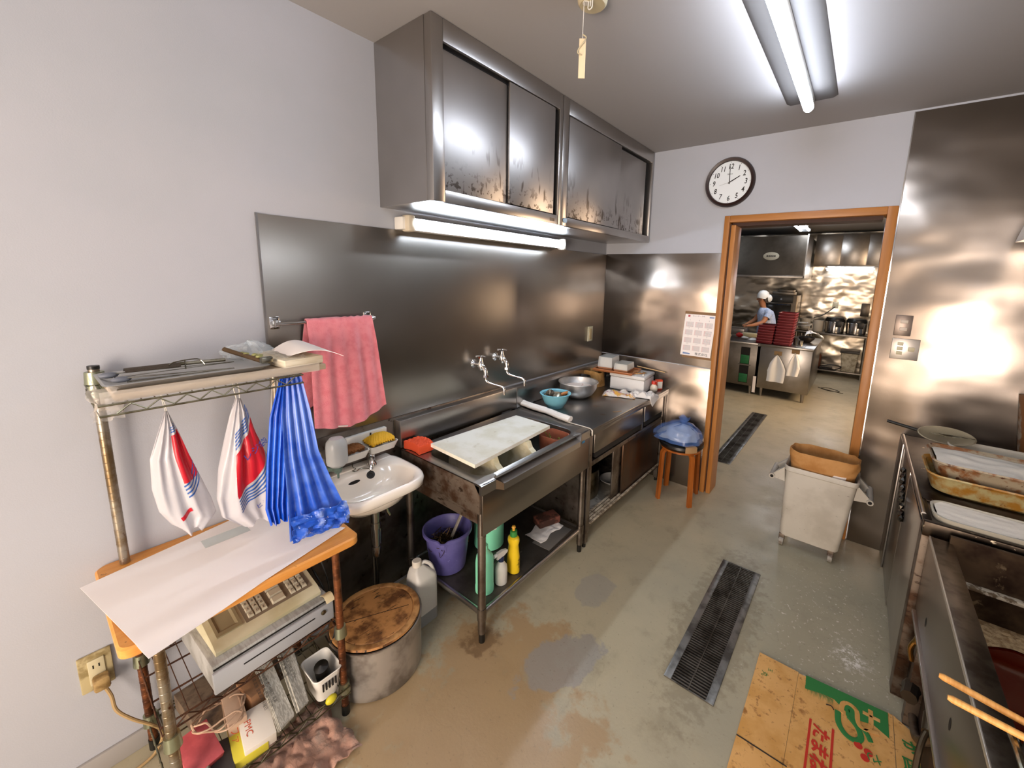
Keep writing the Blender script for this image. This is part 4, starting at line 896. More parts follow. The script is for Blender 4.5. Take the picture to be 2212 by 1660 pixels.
mb=MB(); mb.box(.09,.318,.515,.645,ZS+.0225,ZS+.05,.003,rot=Matrix.Rotation(.12,4,'Z')).build('stack', mat('offwhite_paper','#dcd2bb',.7,col2='#cfc3a8',vs=10,stretch=(1,1,20)), t)
MB().grid(lambda u,v:(.12+.16*u+.14*v*u,.56+.12*v,ZS+.056+.03*math.sin(v*2.6)-.012*v*u),10,14,.001).build('loose_sheet', m_paper, t, ang=70)
MB().grid(lambda u,v:(.10+.215*u,.60+.015*nz(u*4,v*3),ZS+.053+.01*nz(u*9,v*7)+.0*v-.02*v),20,6).grid(lambda u,v:(.12+.18*u,.53+.07*v,ZS+.056+.008*nz(u*8,v*8,5)),20,10).build('clear_wrapper', m_wrap, t, ang=70)
def tongs(nm,label,p0,p1,m,w=.014):
    p0,p1=V(p0),V(p1); d=(p1-p0).normalized(); s=V((-d.y,d.x,0)).normalized(); b=MB()
    for k in (0,1):
        z=V((0,0,.006*k)); ring=[]
        for q,ww in ((0,w*1.1),(.15,w*1.3),(.3,w*.8),(.6,w*.6),(1,w*.75)):
            c_=p0+(p1-p0)*q+z*(1-q)*2; ring.append([c_+s*ww*.5,c_-s*ww*.5,c_-s*ww*.5+V((0,0,.0015)),c_+s*ww*.5+V((0,0,.0015))])
        b.loft(ring)
    o=b.build(nm,m,ang=40); return o
o=tongs('tongs','',(.255,.165,ZS+.034),(.285,.40,ZS+.04),m_chrome2); tag(o,'steel tongs nearest the front edge of the upper shelf tray','tongs','tongs on the shelf tray')
MB().ball((.252,.155,ZS+.043),.014,(1,1.5,.6),2).build('grey_tip', mat('grey_silicone','#6f737c',.5), o)
o=tongs('tongs','',(.17,.15,ZS+.034),(.21,.42,ZS+.046),m_chrome2,.012); tag(o,'steel tongs lying nearer the wall on the shelf tray','tongs','tongs on the shelf tray')
MB().ball((.168,.14,ZS+.043),.015,(1,1.4,.6),2).build('grey_tip', mat('grey_silicone2','#6f737c',.5), o)
o=MB().grid(lambda u,v:(.165+.035*u,.17+.12*v,ZS+.05+.01*math.sin(u*PI)),8,24,.002).build('grater', mat('perforated_steel','#5f564c',.4,.9,bump=1,bs=200)); tag(o,'dark perforated grater blade lying among the tongs','grater')
MB().tube([(.185,.29,ZS+.056),(.2,.40,ZS+.055)],.006,8).build('handle', m_chrome2, o)
o=MB().tube(smooth_path([(.19,.26,ZS+.05),(.2,.275,ZS+.065),(.2,.33,ZS+.068),(.21,.345,ZS+.05)]),.0018,6).tube([(.2,.3,ZS+.04),(.2,.3,ZS+.07)],.0018,6).build('wire_skimmer', m_chrome2); tag(o,'thin wire skimmer handle standing up from the shelf tray','skimmer')
t = thing('paper_clamp','brown and olive string of clamps lying across the tray end','clamp',(.2,.45,ZS+.05))
MB().tube(smooth_path([(.075,.43,ZS+.07),(.12,.45,ZS+.06),(.19,.47,ZS+.052),(.26,.485,ZS+.046)]),.008,8).build('strip', mat('brown_strip','#5a4428',.6), t)
MB().box(.262,.285,.475,.51,ZS+.041,ZS+.062,.004).build('metal_clip', m_chrome2, t)
b=MB()
for x,y in ((.14,.462),(.165,.468),(.2,.482),(.225,.49),(.24,.482)): b.ball((x,y,ZS+.06),.009,(1,1.2,.7),1)
b.build('olive_beads', mat('olive','#a3a061',.5), t)
def crump(cx,cy,cz,rx,ry,rz,seed):
    return lambda u,v: (lambda a,b_,k:(cx+rx*k*math.cos(a)*math.sin(b_),cy+ry*k*math.sin(a)*math.sin(b_),max(cz+rz*k*math.cos(b_),ZS+.001)))(u*2*PI,v*PI,1+.5*nz(math.cos(u*2*PI)*2.2+seed,math.sin(u*2*PI)*2.2,v*4))
tag(MB().grid(crump(.07,.50,ZS+.05,.05,.075,.035,4),30,16).build('clear_film', mat('crumpled_film','#e8f0f2',.08,alpha=.3), ang=20),'crumpled clear plastic film at the back of the upper shelf','plastic film')

# hanging carrier bags
def hang_bag(nm, label, rows, x, m, folds=7, amp=.006, seed=0, group=None, dx=0.0):
    # rows: (z, y_left, y_right, half depth)
    t = thing(nm, label, 'plastic bag', (x,(rows[0][1]+rows[0][2])/2,rows[0][0]+.04), group)
    def surf(a, s):
        s=max(0,min(len(rows)-1.0001,s)); i=int(s); f=s-i; r0,r1=rows[i],rows[i+1]; z,yl,yr,d=[r0[k]*(1-f)+r1[k]*f for k in range(4)]
        q=s/(len(rows)-1); w=(yr-yl)/2
        ca,sa=math.cos(a),math.sin(a); k=1+.22*math.sin(a*folds+seed)*min(1,.4+q)+.15*nz(math.cos(a)*2,math.sin(a)*2,s*.9+seed)
        return V((x+dx*q+d*sa*k+amp*math.sin(ca*folds*2+s+seed), (yl+yr)/2+w*ca, z+.012*math.sin(ca*5+seed)*q))
    n=len(rows)-1
    o=MB().grid(lambda u,v: surf(u*2*PI,v*n),72,n*6).build('bag_body', m, t, ang=75)
    return t, surf, n
m_bag = mat('milky_bag_film','#d6d3d6',.2,alpha=.68,bump=.8,bs=22)
m_bagr= mat('bag_print_red','#c8202f',.3); m_bagb= mat('bag_print_blue','#2f5aa0',.3)
def band(surf, a0,a1,s0,s1,nm,m,t,slant=0,off=.002,nu=10,nv=8):
    def f(u,v):
        a=a0+(a1-a0)*u; s=s0+(s1-s0)*v+slant*u; p=surf(a,s); e=surf(a+.02,s)-surf(a-.02,s); g_=surf(a,s+.05)-surf(a,s-.05); nn=e.cross(g_)
        if nn.x<0: nn=-nn
        return p+nn.normalized()*off
    MB().grid(f,nu,nv).build(nm,m,t,norm=False,ang=75)
t,sf,n = hang_bag('carrier_bag','thin white carrier bag with red and blue stripes, leftmost of the hanging bags',[(1.245,.243,.25,.004),(1.18,.222,.268,.012),(1.10,.197,.285,.02),(1.0,.192,.31,.026),(.92,.20,.33,.03),(.868,.222,.338,.032),(.835,.25,.30,.03)],.17,m_bag,6,.004,1.0,'carrier bags hanging under the wire shelf')
band(sf,1.35,.35,1.2,3.0,'red_stripe',m_bagr,t,-.3)
for k in range(4): band(sf,1.4,.3,3.12+k*.16,3.19+k*.16,'blue_stripe',m_bagb,t,-.9)
for k in range(3): band(sf,1.4,.5,.85+k*.11,.9+k*.11,'blue_stripe',m_bagb,t,-.3)
MB().tube([(.17,.246,1.245),(.17,.243,1.268),(.17,.24,1.306)],.0012,5).tube([(.17,.249,1.245),(.172,.247,1.27),(.17,.24,1.306)],.0012,5).build('hook_string', m_white, t)
band(sf,2.0,1.5,4.3,4.55,'red_logo',m_bagr,t,-.1)
t,sf,n = hang_bag('carrier_bag','white carrier bag with wide red and blue print, middle of the hanging bags',[(1.25,.418,.432,.004),(1.2,.40,.447,.014),(1.12,.378,.462,.024),(1.02,.352,.492,.032),(.92,.338,.505,.036),(.85,.346,.51,.036),(.79,.40,.497,.03)],.19,m_bag,6,.005,2.2,'carrier bags hanging under the wire shelf')
band(sf,2.0,.2,2.6,4.2,'red_stripe',m_bagr,t,-1.5,nu=18)
for k in range(5): band(sf,2.0,.2,4.3+k*.15,4.37+k*.15,'blue_stripe',m_bagb,t,-1.5,nu=18)
for k in range(5): band(sf,2.0,.3,1.85+k*.13,1.92+k*.13,'blue_stripe',m_bagb,t,-1.4,nu=18)
q=MB(); q.text('ヒモ付',(.222,.44,.84),(0,1,.55),(0,-.3,1),.022); q.text('レジ袋',(.226,.42,1.03),(0,1,.75),(0,-.5,1),.03); q.text('NO.12',(.226,.49,.885),(0,.6,-.35),(0,.3,1),.016); q.build('lettering', mat('bag_letter_blue','#2c479c',.4), t, norm=False, flat=True)
MB().tube([(.19,.421,1.25),(.185,.418,1.28),(.18,.418,1.306)],.0016,5).tube([(.19,.43,1.25),(.188,.432,1.28),(.18,.43,1.306)],.0016,5).build('carrying_loop', m_white, t)
m_blue = mat('blue_bag_film','#1450c8',.22,col2='#2f6ce0',vs=9,alpha=.93)
m_blue2= mat('pale_blue_bag_film','#7f93d8',.2,alpha=.6)
def fan(rows,x0,x1,folds,amp,seed):
    def f(u,v):
        s=v*(len(rows)-1); i=min(int(s),len(rows)-2); k=s-i; r0,r1=rows[i],rows[i+1]; z,yl,yr=[r0[j]*(1-k)+r1[j]*k for j in range(3)]
        return (x0+(x1-x0)*v+amp*math.sin(u*folds*2*PI+seed)*(.3+v), yl+(yr-yl)*u, z+.008*math.sin(u*20+seed)*v)
    return f
t = thing('garbage_bags','bunch of deep blue plastic bags hanging from the shelf end','plastic bag',(.33,.54,1.3))
MB().grid(fan([(1.325,.515,.56),(1.2,.47,.585),(1.05,.445,.56),(.9,.425,.53),(.845,.43,.51)],.31,.375,7,.006,0),90,24,.001).build('bag_sheets', m_blue, t, ang=50)
MB().grid(fan([(1.325,.52,.575),(1.2,.5,.59),(1.05,.49,.60),(.93,.485,.63),(.84,.478,.655),(.772,.47,.672)],.325,.40,4,.008,1.2),70,30,.001).build('bag_sheets', mat('blue_bag_film2','#2458c8',.2,col2='#5c82dc',vs=7,alpha=.9), t, ang=50)
MB().grid(fan([(1.315,.50,.53),(1.2,.485,.52),(1.05,.475,.50),(.95,.465,.49)],.27,.29,4,.004,2),40,16).build('clear_bag', m_wrap, t, ang=50)
cm=lambda u,v:(.405+.014*nz(u*7,v*7,1)+.012*math.sin(v*3),.478+.19*u+.005*nz(u*9,v*4),.86-.09*v-.02*u+.008*nz(u*5,v*9,6))
MB().grid(cm,30,16,.001).build('crumpled_end', mat('blue_crumple','#2f62d0',.15,col2='#9db4ea',vs=16,vmix=(.52,.7),alpha=.9), t, ang=20)

# ------------------------------------------------------------------ cash register on the middle shelf
t = thing('cash_register','old cream cash register with grey drawer under the orange table top','cash register',(.25,.4,.375))
RZ=.376; 
def rx(x,y,z): # register frame, turned slightly
    return V((.235,.405,0))+Matrix.Rotation(.05,3,'Z')@V((x,y,0))+V((0,0,z))
def rbox(b,x0,x1,y0,y1,z0,z1,bev=0):
    b.box(.235+x0,.235+x1,.405+y0,.405+y1,z0,z1,bev,rot=Matrix.Rotation(.05,4,'Z'),c=(.235+0,.405+0,0)); return b
m_reg = mat('aged_register_cream','#c9c3a4',.5,col2='#b9b18d',vs=8); m_drw = mat('register_grey','#a8a8a4',.5,col2='#8f8e88',vs=14,stretch=(1,6,1))
b=MB(); rbox(b,-.17,.152,-.175,.185,RZ,RZ+.095,.006); b.build('drawer_case', m_drw, t)
b=MB(); rbox(b,.153,.166,-.178,.188,RZ+.004,RZ+.078,.004); fr=b.build('drawer', mat('drawer_front_grey','#a9abae',.45), t)
b=MB(); rbox(b,.1655,.1675,-.1,.12,RZ+.05,RZ+.054); b.build('finger_slot', m_dark, fr)
MB().lathe(rx(.166,.15,RZ+.055),[(.009,0),(.009,.004),(.006,.005),(0,.005)],16,ax=(1,.05,0)).build('lock', m_chrome2, fr)
b=MB(); rbox(b,.15,.153,-.172,.182,RZ+.079,RZ+.085); b.build('gap', m_dark, t)
# sloping keyboard body
bd=MB()
pr=[(-.14,RZ+.096),(.12,RZ+.096),(.125,RZ+.112),(.10,RZ+.128),(-.03,RZ+.17),(-.14,RZ+.235)]
bd.loft([[rx(x,-.155,z) for x,z in pr],[rx(x,.165,z) for x,z in pr]]); bd.build('body', m_reg, t, ang=30)
sl=lambda x: RZ+.128+(.10-x)/.13*.042
kp=MB()
def keys(b,y0,y1,x0,x1,nx,ny,skip=()):
    for i in range(nx):
        for j in range(ny):
            if (i,j) in skip: continue
            xa=x0+(x1-x0)*i/nx; xb=x0+(x1-x0)*(i+1)/nx-.003; ya=y0+(y1-y0)*j/ny; yb=y0+(y1-y0)*(j+1)/ny-.003
            z0=sl((xa+xb)/2)
            q=[rx(xa,ya,sl(xa)),rx(xb,ya,sl(xb)),rx(xb,yb,sl(xb)),rx(xa,yb,sl(xa))]
            c_=sum(q,V((0,0,0)))/4; b.loft([q,[c_+(p-c_)*.8+V((0,0,.008)) for p in q]],True,False,True)
pn=MB(); pn.loft([[rx(.092,-.06,sl(.092)+.0006),rx(.092,.15,sl(.092)+.0006),rx(-.03,.15,sl(-.03)+.0006),rx(-.03,-.06,sl(-.03)+.0006)],[rx(.092,-.06,sl(.092)+.0012),rx(.092,.15,sl(.092)+.0012),rx(-.03,.15,sl(-.03)+.0012),rx(-.03,-.06,sl(-.03)+.0012)]]).build('key_panel', mat('key_panel_brown','#7c7160',.5), t)
keys(kp,-.05,.01,-.02,.085,5,3); keys(kp,.022,.07,.0,.085,3,1); keys(kp,.022,.07,-.03,.0,1,3); keys(kp,.082,.14,-.02,.085,4,3)
kp.build('keys', mat('key_cream','#c2bca6',.45), t, ang=30)
lt=MB(); random.seed(3)
for i in range(5):
    for j in range(3):
        x=-.02+.105*(i+.62)/5; y=-.05+.06*(j+.25)/3; lt.text('7418520963ABCDE'[i*3+j], rx(x,y,sl(x)+.0086),(0,1,0),(-1,0,.32),.012)
for i in range(4):
    for j in range(3):
        x=-.02+.105*(i+.62)/4; y=.082+.058*(j+.25)/3; lt.text('現計小客返戻訂正部門税外'[i*3+j], rx(x,y,sl(x)+.0086),(0,1,0),(-1,0,.32),.011)
lt.build('key_marks', m_black, t, norm=False, flat=True)
cp=MB(); f4=lambda x0,x1,y0,y1,dz:[rx(x1,y0,sl(x1)+dz),rx(x1,y1,sl(x1)+dz),rx(x0,y1,sl(x0)+dz),rx(x0,y0,sl(x0)+dz)]
cp.loft([f4(-.03,.09,-.14,-.07,.001),f4(-.03,.09,-.14,-.07,.005),f4(-.018,.078,-.132,-.078,.005),f4(-.01,.07,-.125,-.085,.0008)],True,False,True); cp.build('coin_dish', mat('dish_brown','#8f8567',.5), t, ang=20)
MB().tube(smooth_path([(.07,.56,.60),(.16,.60,.52),(.22,.615,.46),(.25,.625,.40),(.1,.63,.34)]),.004,8).tube(smooth_path([(.07,.57,.62),(.18,.615,.60),(.28,.625,.50),(.30,.632,.36),(.33,.625,.27),(.34,.6,.235),(.30,.6,.24)]),.003,8).build('power_cord', m_black, t)
o=MB().grid(lambda u,v: V(rx(.13+.05*u,.158+.03*v,RZ+.0965+.012*math.sin(u*3)))-V((0,0,.02*max(0,u-.6))),10,8,.0015).build('sticky_tag', mat('peeling_tape','#d3c39b',.6)); tag(o,'peeling beige tape scrap on the corner of the cash drawer','tape')

# ------------------------------------------------------------------ bottom shelf clutter
ZB=.130
m_news = mat('newsprint','#b8b5aa',.8,col2='#9a978c',vs=60,stretch=(1,4,1),vmix=(.48,.52)); 
def slab(nm,label,cat,c,s,rz,ry,m,grp=None,rxx=0):
    x,y,z=c; o=MB().box(x-s[0]/2,x+s[0]/2,y-s[1]/2,y+s[1]/2,z-s[2]/2,z+s[2]/2,.002,rot=Matrix.Rotation(rz,4,'Z')@Matrix.Rotation(ry,4,'Y')@Matrix.Rotation(rxx,4,'X')).build(nm,m); tag(o,label,cat,grp); return o
def printed(o, c, ux, uy, lines, size, col='#3a3833'):
    q=MB()
    for i,l in enumerate(lines): q.text(l, V(c)-V(uy).normalized()*size*1.3*i, ux, uy, size)
    q.build('print', mat('ink_'+str(len(bpy.data.materials)),col,.7), o, norm=False, flat=True)
def paper_stack(nm,label,P4,th,m,cat='newspaper',n=5):
    # a thick folded stack: P4 corner points of the top face
    b=MB(); P4=[V(p) for p in P4]; nn=(P4[1]-P4[0]).cross(P4[3]-P4[0]).normalized(); nn = nn if nn.z<0 else -nn
    for k in range(n):
        o_=nn*(th*k/n); j=[V((random.uniform(-.003,.003),random.uniform(-.003,.003),0)) for _ in range(4)]
        b.prism([p+o_+q for p,q in zip(P4,j)], nn*(th/n*.8))
    o=b.build(nm,m,ang=20); tag(o,label,cat); return o
o=paper_stack('newspaper','folded newspaper leaning on the bottom rack shelf, left of two',[(.500,.368,.195),(.482,.415,.192),(.28,.42,.28),(.285,.375,.28)],.022,m_news)
printed(o,(.31,.378,.279),(.93,-.0,-.37),(0,1,0),['お知らせ 本日の特売 青果','牛肉 豚肉 鮮魚 惣菜 その他','平成 広告 営業案内 水曜日'],.011)
o=paper_stack('newspaper','folded newspaper leaning beside the other, closer to the stock pot',[(.492,.428,.205),(.478,.462,.20),(.26,.49,.30),(.27,.445,.30)],.022,m_news)
printed(o,(.30,.452,.288),(.93,-.05,-.4),(0,1,0),['新聞 求人 社会面 天気','地域 経済 第一 版','放送 番組 欄 二月'],.011)
o=slab('carton','small white and yellow carton with red lettering on the bottom shelf','carton',(.42,.325,.175),(.12,.085,.05),-.12,.25,mat('carton_white','#d9d2c6',.6))
Rq=Matrix.Rotation(-.12,3,'Z')@Matrix.Rotation(.25,3,'Y')
printed(o,V((.42,.325,.175))+Rq@V((-.03,-.03,.0258)),Rq@V((1,0,0)),Rq@V((0,1,0)),['PMC','ファ'],.026,'#c2502f')
slab('yellow_carton','yellow carton edge underneath the red lettered carton','carton',(.415,.30,.155),(.12,.09,.04),-.12,.2,mat('carton_yellow','#c9bd3a',.6))
slab('carton','brown cardboard carton under the drawer, behind the newspapers','carton',(.31,.35,.195),(.09,.06,.12),.2,.1,mat('brown_carton','#8a6648',.7,col2='#a77a55',vs=10))
slab('carton','pale peach carton on the bottom shelf behind the cable coil','carton',(.33,.29,.19),(.12,.05,.10),-.1,.15,mat('peach_carton','#c7a98f',.7))
slab('pink_packet','red pink packet beside the front rack post','packet',(.38,.185,.205),(.12,.085,.04),.15,.5,mat('pink_packet_skin','#c0565a',.55,col2='#a8464a',vs=15))
o=slab('yellow_card','bright yellow price card standing at the lower rack corner','card',(.465,.165,.155),(.075,.055,.006),.1,.9,mat('yellow_card','#e6c71e',.6))
printed(o,(.458,.150,.171),(.62,0,-.78),(0,1,0),['¥850','-400'],.014,'#2a2413')
slab('black_box','dark plastic case lying on the bottom shelf near its front','case',(.42,.235,.15),(.11,.06,.035),-.3,.1,mat('dark_case','#3c3836',.5))
slab('notebook','grey edged notebook leaning by the yellow price card','notebook',(.425,.195,.165),(.13,.012,.06),-.35,.2,mat('grey_notebook','#8a8378',.6))
t = thing('plastic_basket','white slotted plastic basket with yellow thing inside, right end of bottom shelf','basket',(.40,.53,ZB))
b=MB(); A=lambda i,z:rrect(.34+i,.47-i,.49+i,.585-i,.02,z,4)
b.loft([A(.012,ZB),A(.0,ZB+.1),A(-.003,ZB+.1),A(-.001,ZB+.103),A(.003,ZB+.1),A(.014,ZB+.003)]).build('body', m_white, t)
q=MB()
for k in range(5): q.box(.4695,.4725,.512+.011*k,.517+.011*k,ZB+.05,ZB+.08)
q.build('slots', m_dark, t)
tag(MB().lathe((.41,.54,ZB+.06),[(.02,-.05),(.024,-.04),(.024,.06),(.0,.07)],16,ax=(.3,-.2,1)).build('dark_bottle', m_black),'dark bottle standing in the white slotted basket','bottle')
tag(MB().ball((.49,.53,ZB+.02),.016,(.8,1.2,1),2,.3).build('yellow_wrapper', mat('yellow_wrap','#c9bd2c',.4)),'small yellow wrapper outside the slotted basket','wrapper')
c=MB(); q=[]
for i in range(64):
    a=i*.31; q.append((.355+(.075+.015*math.sin(i*.7))*math.cos(a)+.01*math.sin(i*.3), .255+(.06+.012*math.cos(i*.9))*math.sin(a), .245+.006*(i%9)/2+.02*math.cos(a)))
c.tube(smooth_path(q,4),.0028,6); tag(c.build('cable_coil', mat('beige_cable','#b99a80',.6)),'tangled coil of beige cable on the bottom shelf','cable')
o=slab('paper_pile','dim pile of papers at the back of the bottom shelf','papers',(.17,.33,.165),(.2,.28,.06),.1,0,mat('dim_papers','#6b5a48',.8,col2='#3d3027',vs=18))
# ------------------------------------------------------------------ things on the floor
m_grate = mat('grate_steel','#8b8984',.4,.9,col2='#5d5a55',vs=12)
def drain(x0,x1,y0,y1,label,n):
    t = thing('floor_drain',label,'floor drain',((x0+x1)/2,(y0+y1)/2,0),'grated floor drains')
    MB().box(x0+.005,x1-.005,y0+.005,y1-.005,.0005,.0015).build('drain_pit', mat('drain_pit','#1a1613',.6), t)
    MB().box(x0,x0+.032,y0,y1,.0008,.007,.001).box(x1-.032,x1,y0,y1,.0008,.007,.001).box(x0+.03,x1-.03,y0,y0+.004,.001,.006).box(x0+.03,x1-.03,y1-.004,y1,.001,.006).build('frame', m_grate, t)
    b=MB()
    for i in range(n):
        y=y0+.006+(y1-y0-.012)*(i+.5)/n; b.box(x0+.03,x1-.03,y-.0028,y+.0028,.002,.007)
    b.box((x0+x1)/2-.002,(x0+x1)/2+.002,y0,y1,.003,.0075); b.build('grate_bars', mat('grate_bar_steel','#77726a',.4,.9,col2='#4b453d',vs=9), t)
drain(1.372,1.582,1.508,2.447,'slotted steel floor drain grate in the middle of the near floor',64)
drain(.885,1.06,3.86,5.70,'slotted steel floor drain grate beyond the doorway',90)
# cardboard
m_card = mat('cardboard','#deab68',.8,col2='#cd9850',vs=7,bump=.15,bs=40,stains=[(11,(1,1,1),.6,.68,'#9a6832'),(30,(1,1,1),.6,.68,'#a87842'),(70,(1,1,1),.6,.7,'#b98a50')])
t = thing('cardboard_sheet','flattened onion cardboard box with green and red print on the floor','cardboard',(1.95,1.5,0))
cdb=lambda x0,x1,y0,y1:(lambda u,v:(x0+(x1-x0)*u, y0+(y1-y0)*v, .004+.0015*nz(u*3+x0,v*3)+.001))
MB().grid(cdb(1.682,1.838,1.458,1.89),8,10,.004).grid(cdb(1.682,1.838,.9,1.452),6,10,.004).build('side_flap', m_card, t)
b=MB(); b.grid(lambda u,v:(1.839+.322*u,.9+(.985+.035*u)*v,.004+.0012*nz(u*3,v*4)+.001),12,24,.004); b.build('main_panel', m_card, t)
MB().grid(lambda u,v:(2.163+.16*u,.9+(1.02-.10*u)*v,.004+.0012*nz(u*3+9,v*4)+.001),8,20,.004).build('end_panel', m_card, t)
G=mat('print_green','#2f7a3c',.7); RD=mat('print_red','#c2301f',.7); zc=.0088
b=MB(); b.prism([(1.866,1.893,zc),(2.146,1.915,zc),(2.146,1.80,zc),(2.10,1.822,zc),(2.03,1.80,zc),(1.97,1.845,zc),(1.925,1.84,zc),(1.87,1.822,zc)],(0,0,.0005))
for k in range(22): x=1.868+.0046*k; b.prism([(x,1.84,zc),(x+.003,1.84,zc),(x+.001,1.80+.02*random.random(),zc)],(0,0,.0004))
b.tube(smooth_path([(1.985,1.80,zc),(1.99,1.745,zc),(2.015,1.712,zc),(2.045,1.712,zc),(2.06,1.735,zc),(2.05,1.77,zc),(2.02,1.80,zc)],6),.0105,6)
b.tube(smooth_path([(2.02,1.80,zc),(2.02,1.83,zc),(2.04,1.80,zc),(2.075,1.77,zc),(2.09,1.74,zc)],6),.009,6)
for v in b.bm.verts: v.co.z = min(max(v.co.z,.006),zc+.0008)
b.text('が',(2.185,1.83,zc+.0005),(.3,-1,0),(1,.3,0),.05,bold=.03); b.text('国',(2.185,1.76,zc+.0005),(.1,-1,0),(1,.1,0),.055,bold=.02); b.text('玉',(1.73,1.83,zc+.0005),(0,-1,0),(1,0,0),.02); b.text('丸',(1.71,1.80,zc+.0005),(0,-1,0),(1,0,0),.03)
b.text('さ ん',(2.075,1.70,zc+.0008),(.25,-1,0),(1,.25,0),.05)
b.build('green_print', G, t, norm=False, flat=True)
b=MB(); b.tube(smooth_path([(1.995,1.80,zc+.001),(2.0,1.845,zc+.001),(2.02,1.86,zc+.001),(2.045,1.845,zc+.001),(2.05,1.80,zc+.001),(2.065,1.78,zc+.001),(2.115,1.795,zc+.001)],6),.0085,6); b.tube([(2.065,1.855,zc+.001),(2.12,1.855,zc+.001)],.008,6); b.tube(smooth_path([(2.09,1.885,zc+.001),(2.09,1.81,zc+.001),(2.07,1.775,zc+.001)]),.008,6)
for v in b.bm.verts: v.co.z = min(max(v.co.z,.006),zc+.0014)
b.build('unprinted_sign', m_card, t, norm=False, flat=True)
b=MB(); b.box(1.897,1.905,1.0,1.695,zc,zc+.0005); b.box(1.970,1.978,1.0,1.705,zc,zc+.0005); b.text('たまねぎ',(1.915,1.690,zc+.0003),(0,-1,0),(1,0,0),.062,shear=.2,bold=.03)
for x,y in ((2.052,1.697),(2.082,1.690),(2.072,1.662)): b.lathe((x,y,zc),[(.0135,0),(.0135,.0006),(0,.0006)],20)
b.build('red_print', RD, t, norm=False, flat=True)
MB().tube(smooth_path([(1.945,1.80,zc),(1.962,1.802,zc+.003),(1.972,1.793,zc)]),.0018,6).tube([(1.682,1.455,.006),(1.85,1.455,.0065)],.0022,6).build('slit_mark', m_dark, t)
# floor rag
o=MB().grid(lambda u,v:(.40+.22*v-.07*u*(1-v),.26+.28*u+.02*nz(v*6,2)+.03*v*u,.012+.035*abs(nz(u*6,v*5,7))+.016*abs(nz(u*13,v*11,2))),40,30,.006).build('floor_rag', mat('dirty_pink_rag','#b38a76',.95,col2='#8f7a6e',vs=14,bump=.8,bs=120,stains=[(9,(1,1,1),.6,.72,'#5a4b44')]), ang=80); tag(o,'crumpled dirty pinkish rag on the floor by the rack','rag')
# wheeled bin
t = thing('wheeled_bin','grey plastic bin on casters with a brown paper bag inside','bin',(1.78,2.94,0))
m_bin = mat('grey_bin_plastic','#bfb9ad',.55,col2='#b0a99c',vs=5,bump=.1,bs=90,stains=[(9,(1,1,2),.66,.76,'#6b6255'),(30,(1,3,3),.68,.74,'#4d443a')])
bb=lambda k,z,r=.035:[(1.768+(x-1.768)*k+.02*(z/.55),2.94+(y-2.94)*(k),z) for x,y,_ in rrect(1.575,1.962,2.825,3.06,r,0,6)]
b=MB(); b.loft([bb(.80,.072),bb(.83,.08),bb(.955,.50),bb(.96,.52),bb(1.0,.525),bb(1.005,.55),bb(.985,.555),bb(.955,.545),bb(.93,.5),bb(.82,.10)]); b.build('body', m_bin, t)
for sx,xb in ((-1,1.585),(1,1.985)):
    h=MB()
    for y in (2.86,3.02): h.prism([(xb-sx*.01,y-.012,.535),(xb+sx*.055,y-.012,.47),(xb+sx*.055,y-.012,.45),(xb-sx*.02,y-.012,.44)],(0,.024,0))
    h.cyl((xb+sx*.055,2.835,.458),(xb+sx*.055,3.045,.458),.017,n=18); h.build('handle', m_bin, t)
    MB().cyl((xb+sx*.055,2.834,.458),(xb+sx*.055,2.8345,.458),.010,n=14).build('handle_bore', m_dark, t)
for x,y in ((1.628,2.858),(1.895,2.858),(1.628,3.02),(1.895,3.02)):
    q=MB(); q.cyl((x-.012,y,.028),(x+.012,y,.028),.028,n=20); o=q.build('caster', mat('caster_grey','#8d8980',.5,col2='#5a4a3c',vs=30), t); MB().box(x-.017,x+.017,y-.012,y+.012,.04,.078,.003).build('bracket', m_rusty, o)
def bagr(z0,z1,k0,k1,seed,bulge=0):
    def f(u,v):
        a=u*2*PI; hx=.182; hy=.098; k=k0+(k1-k0)*v+bulge*math.sin(v*PI)+.05*nz(math.cos(a)*3+seed,math.sin(a)*3,v*2)
        x=1.79+hx*k*math.copysign(abs(math.cos(a))**.7,math.cos(a)); y=2.94+hy*k*math.copysign(abs(math.sin(a))**.7,math.sin(a))
        return (x,y,z0+(z1-z0)*v+.012*nz(math.cos(a)*2+seed,math.sin(a)*2,3)*v)
    return f
t2 = thing('paper_sack','brown paper sack opening out of the grey wheeled bin','paper sack',(1.79,2.94,.11))
MB().grid(bagr(.12,.575,.72,.92,1),60,10,.003).build('white_liner', m_paper, t2, ang=70)
MB().grid(bagr(.562,.655,.965,1.0,3,.03),70,12,.003).grid(bagr(.25,.652,.8,.975,3),60,12,.002).build('brown_collar', mat('brown_kraft_sack','#bb8a52',.75,col2='#a9753c',vs=9,bump=.8,bs=14), t2, ang=60)

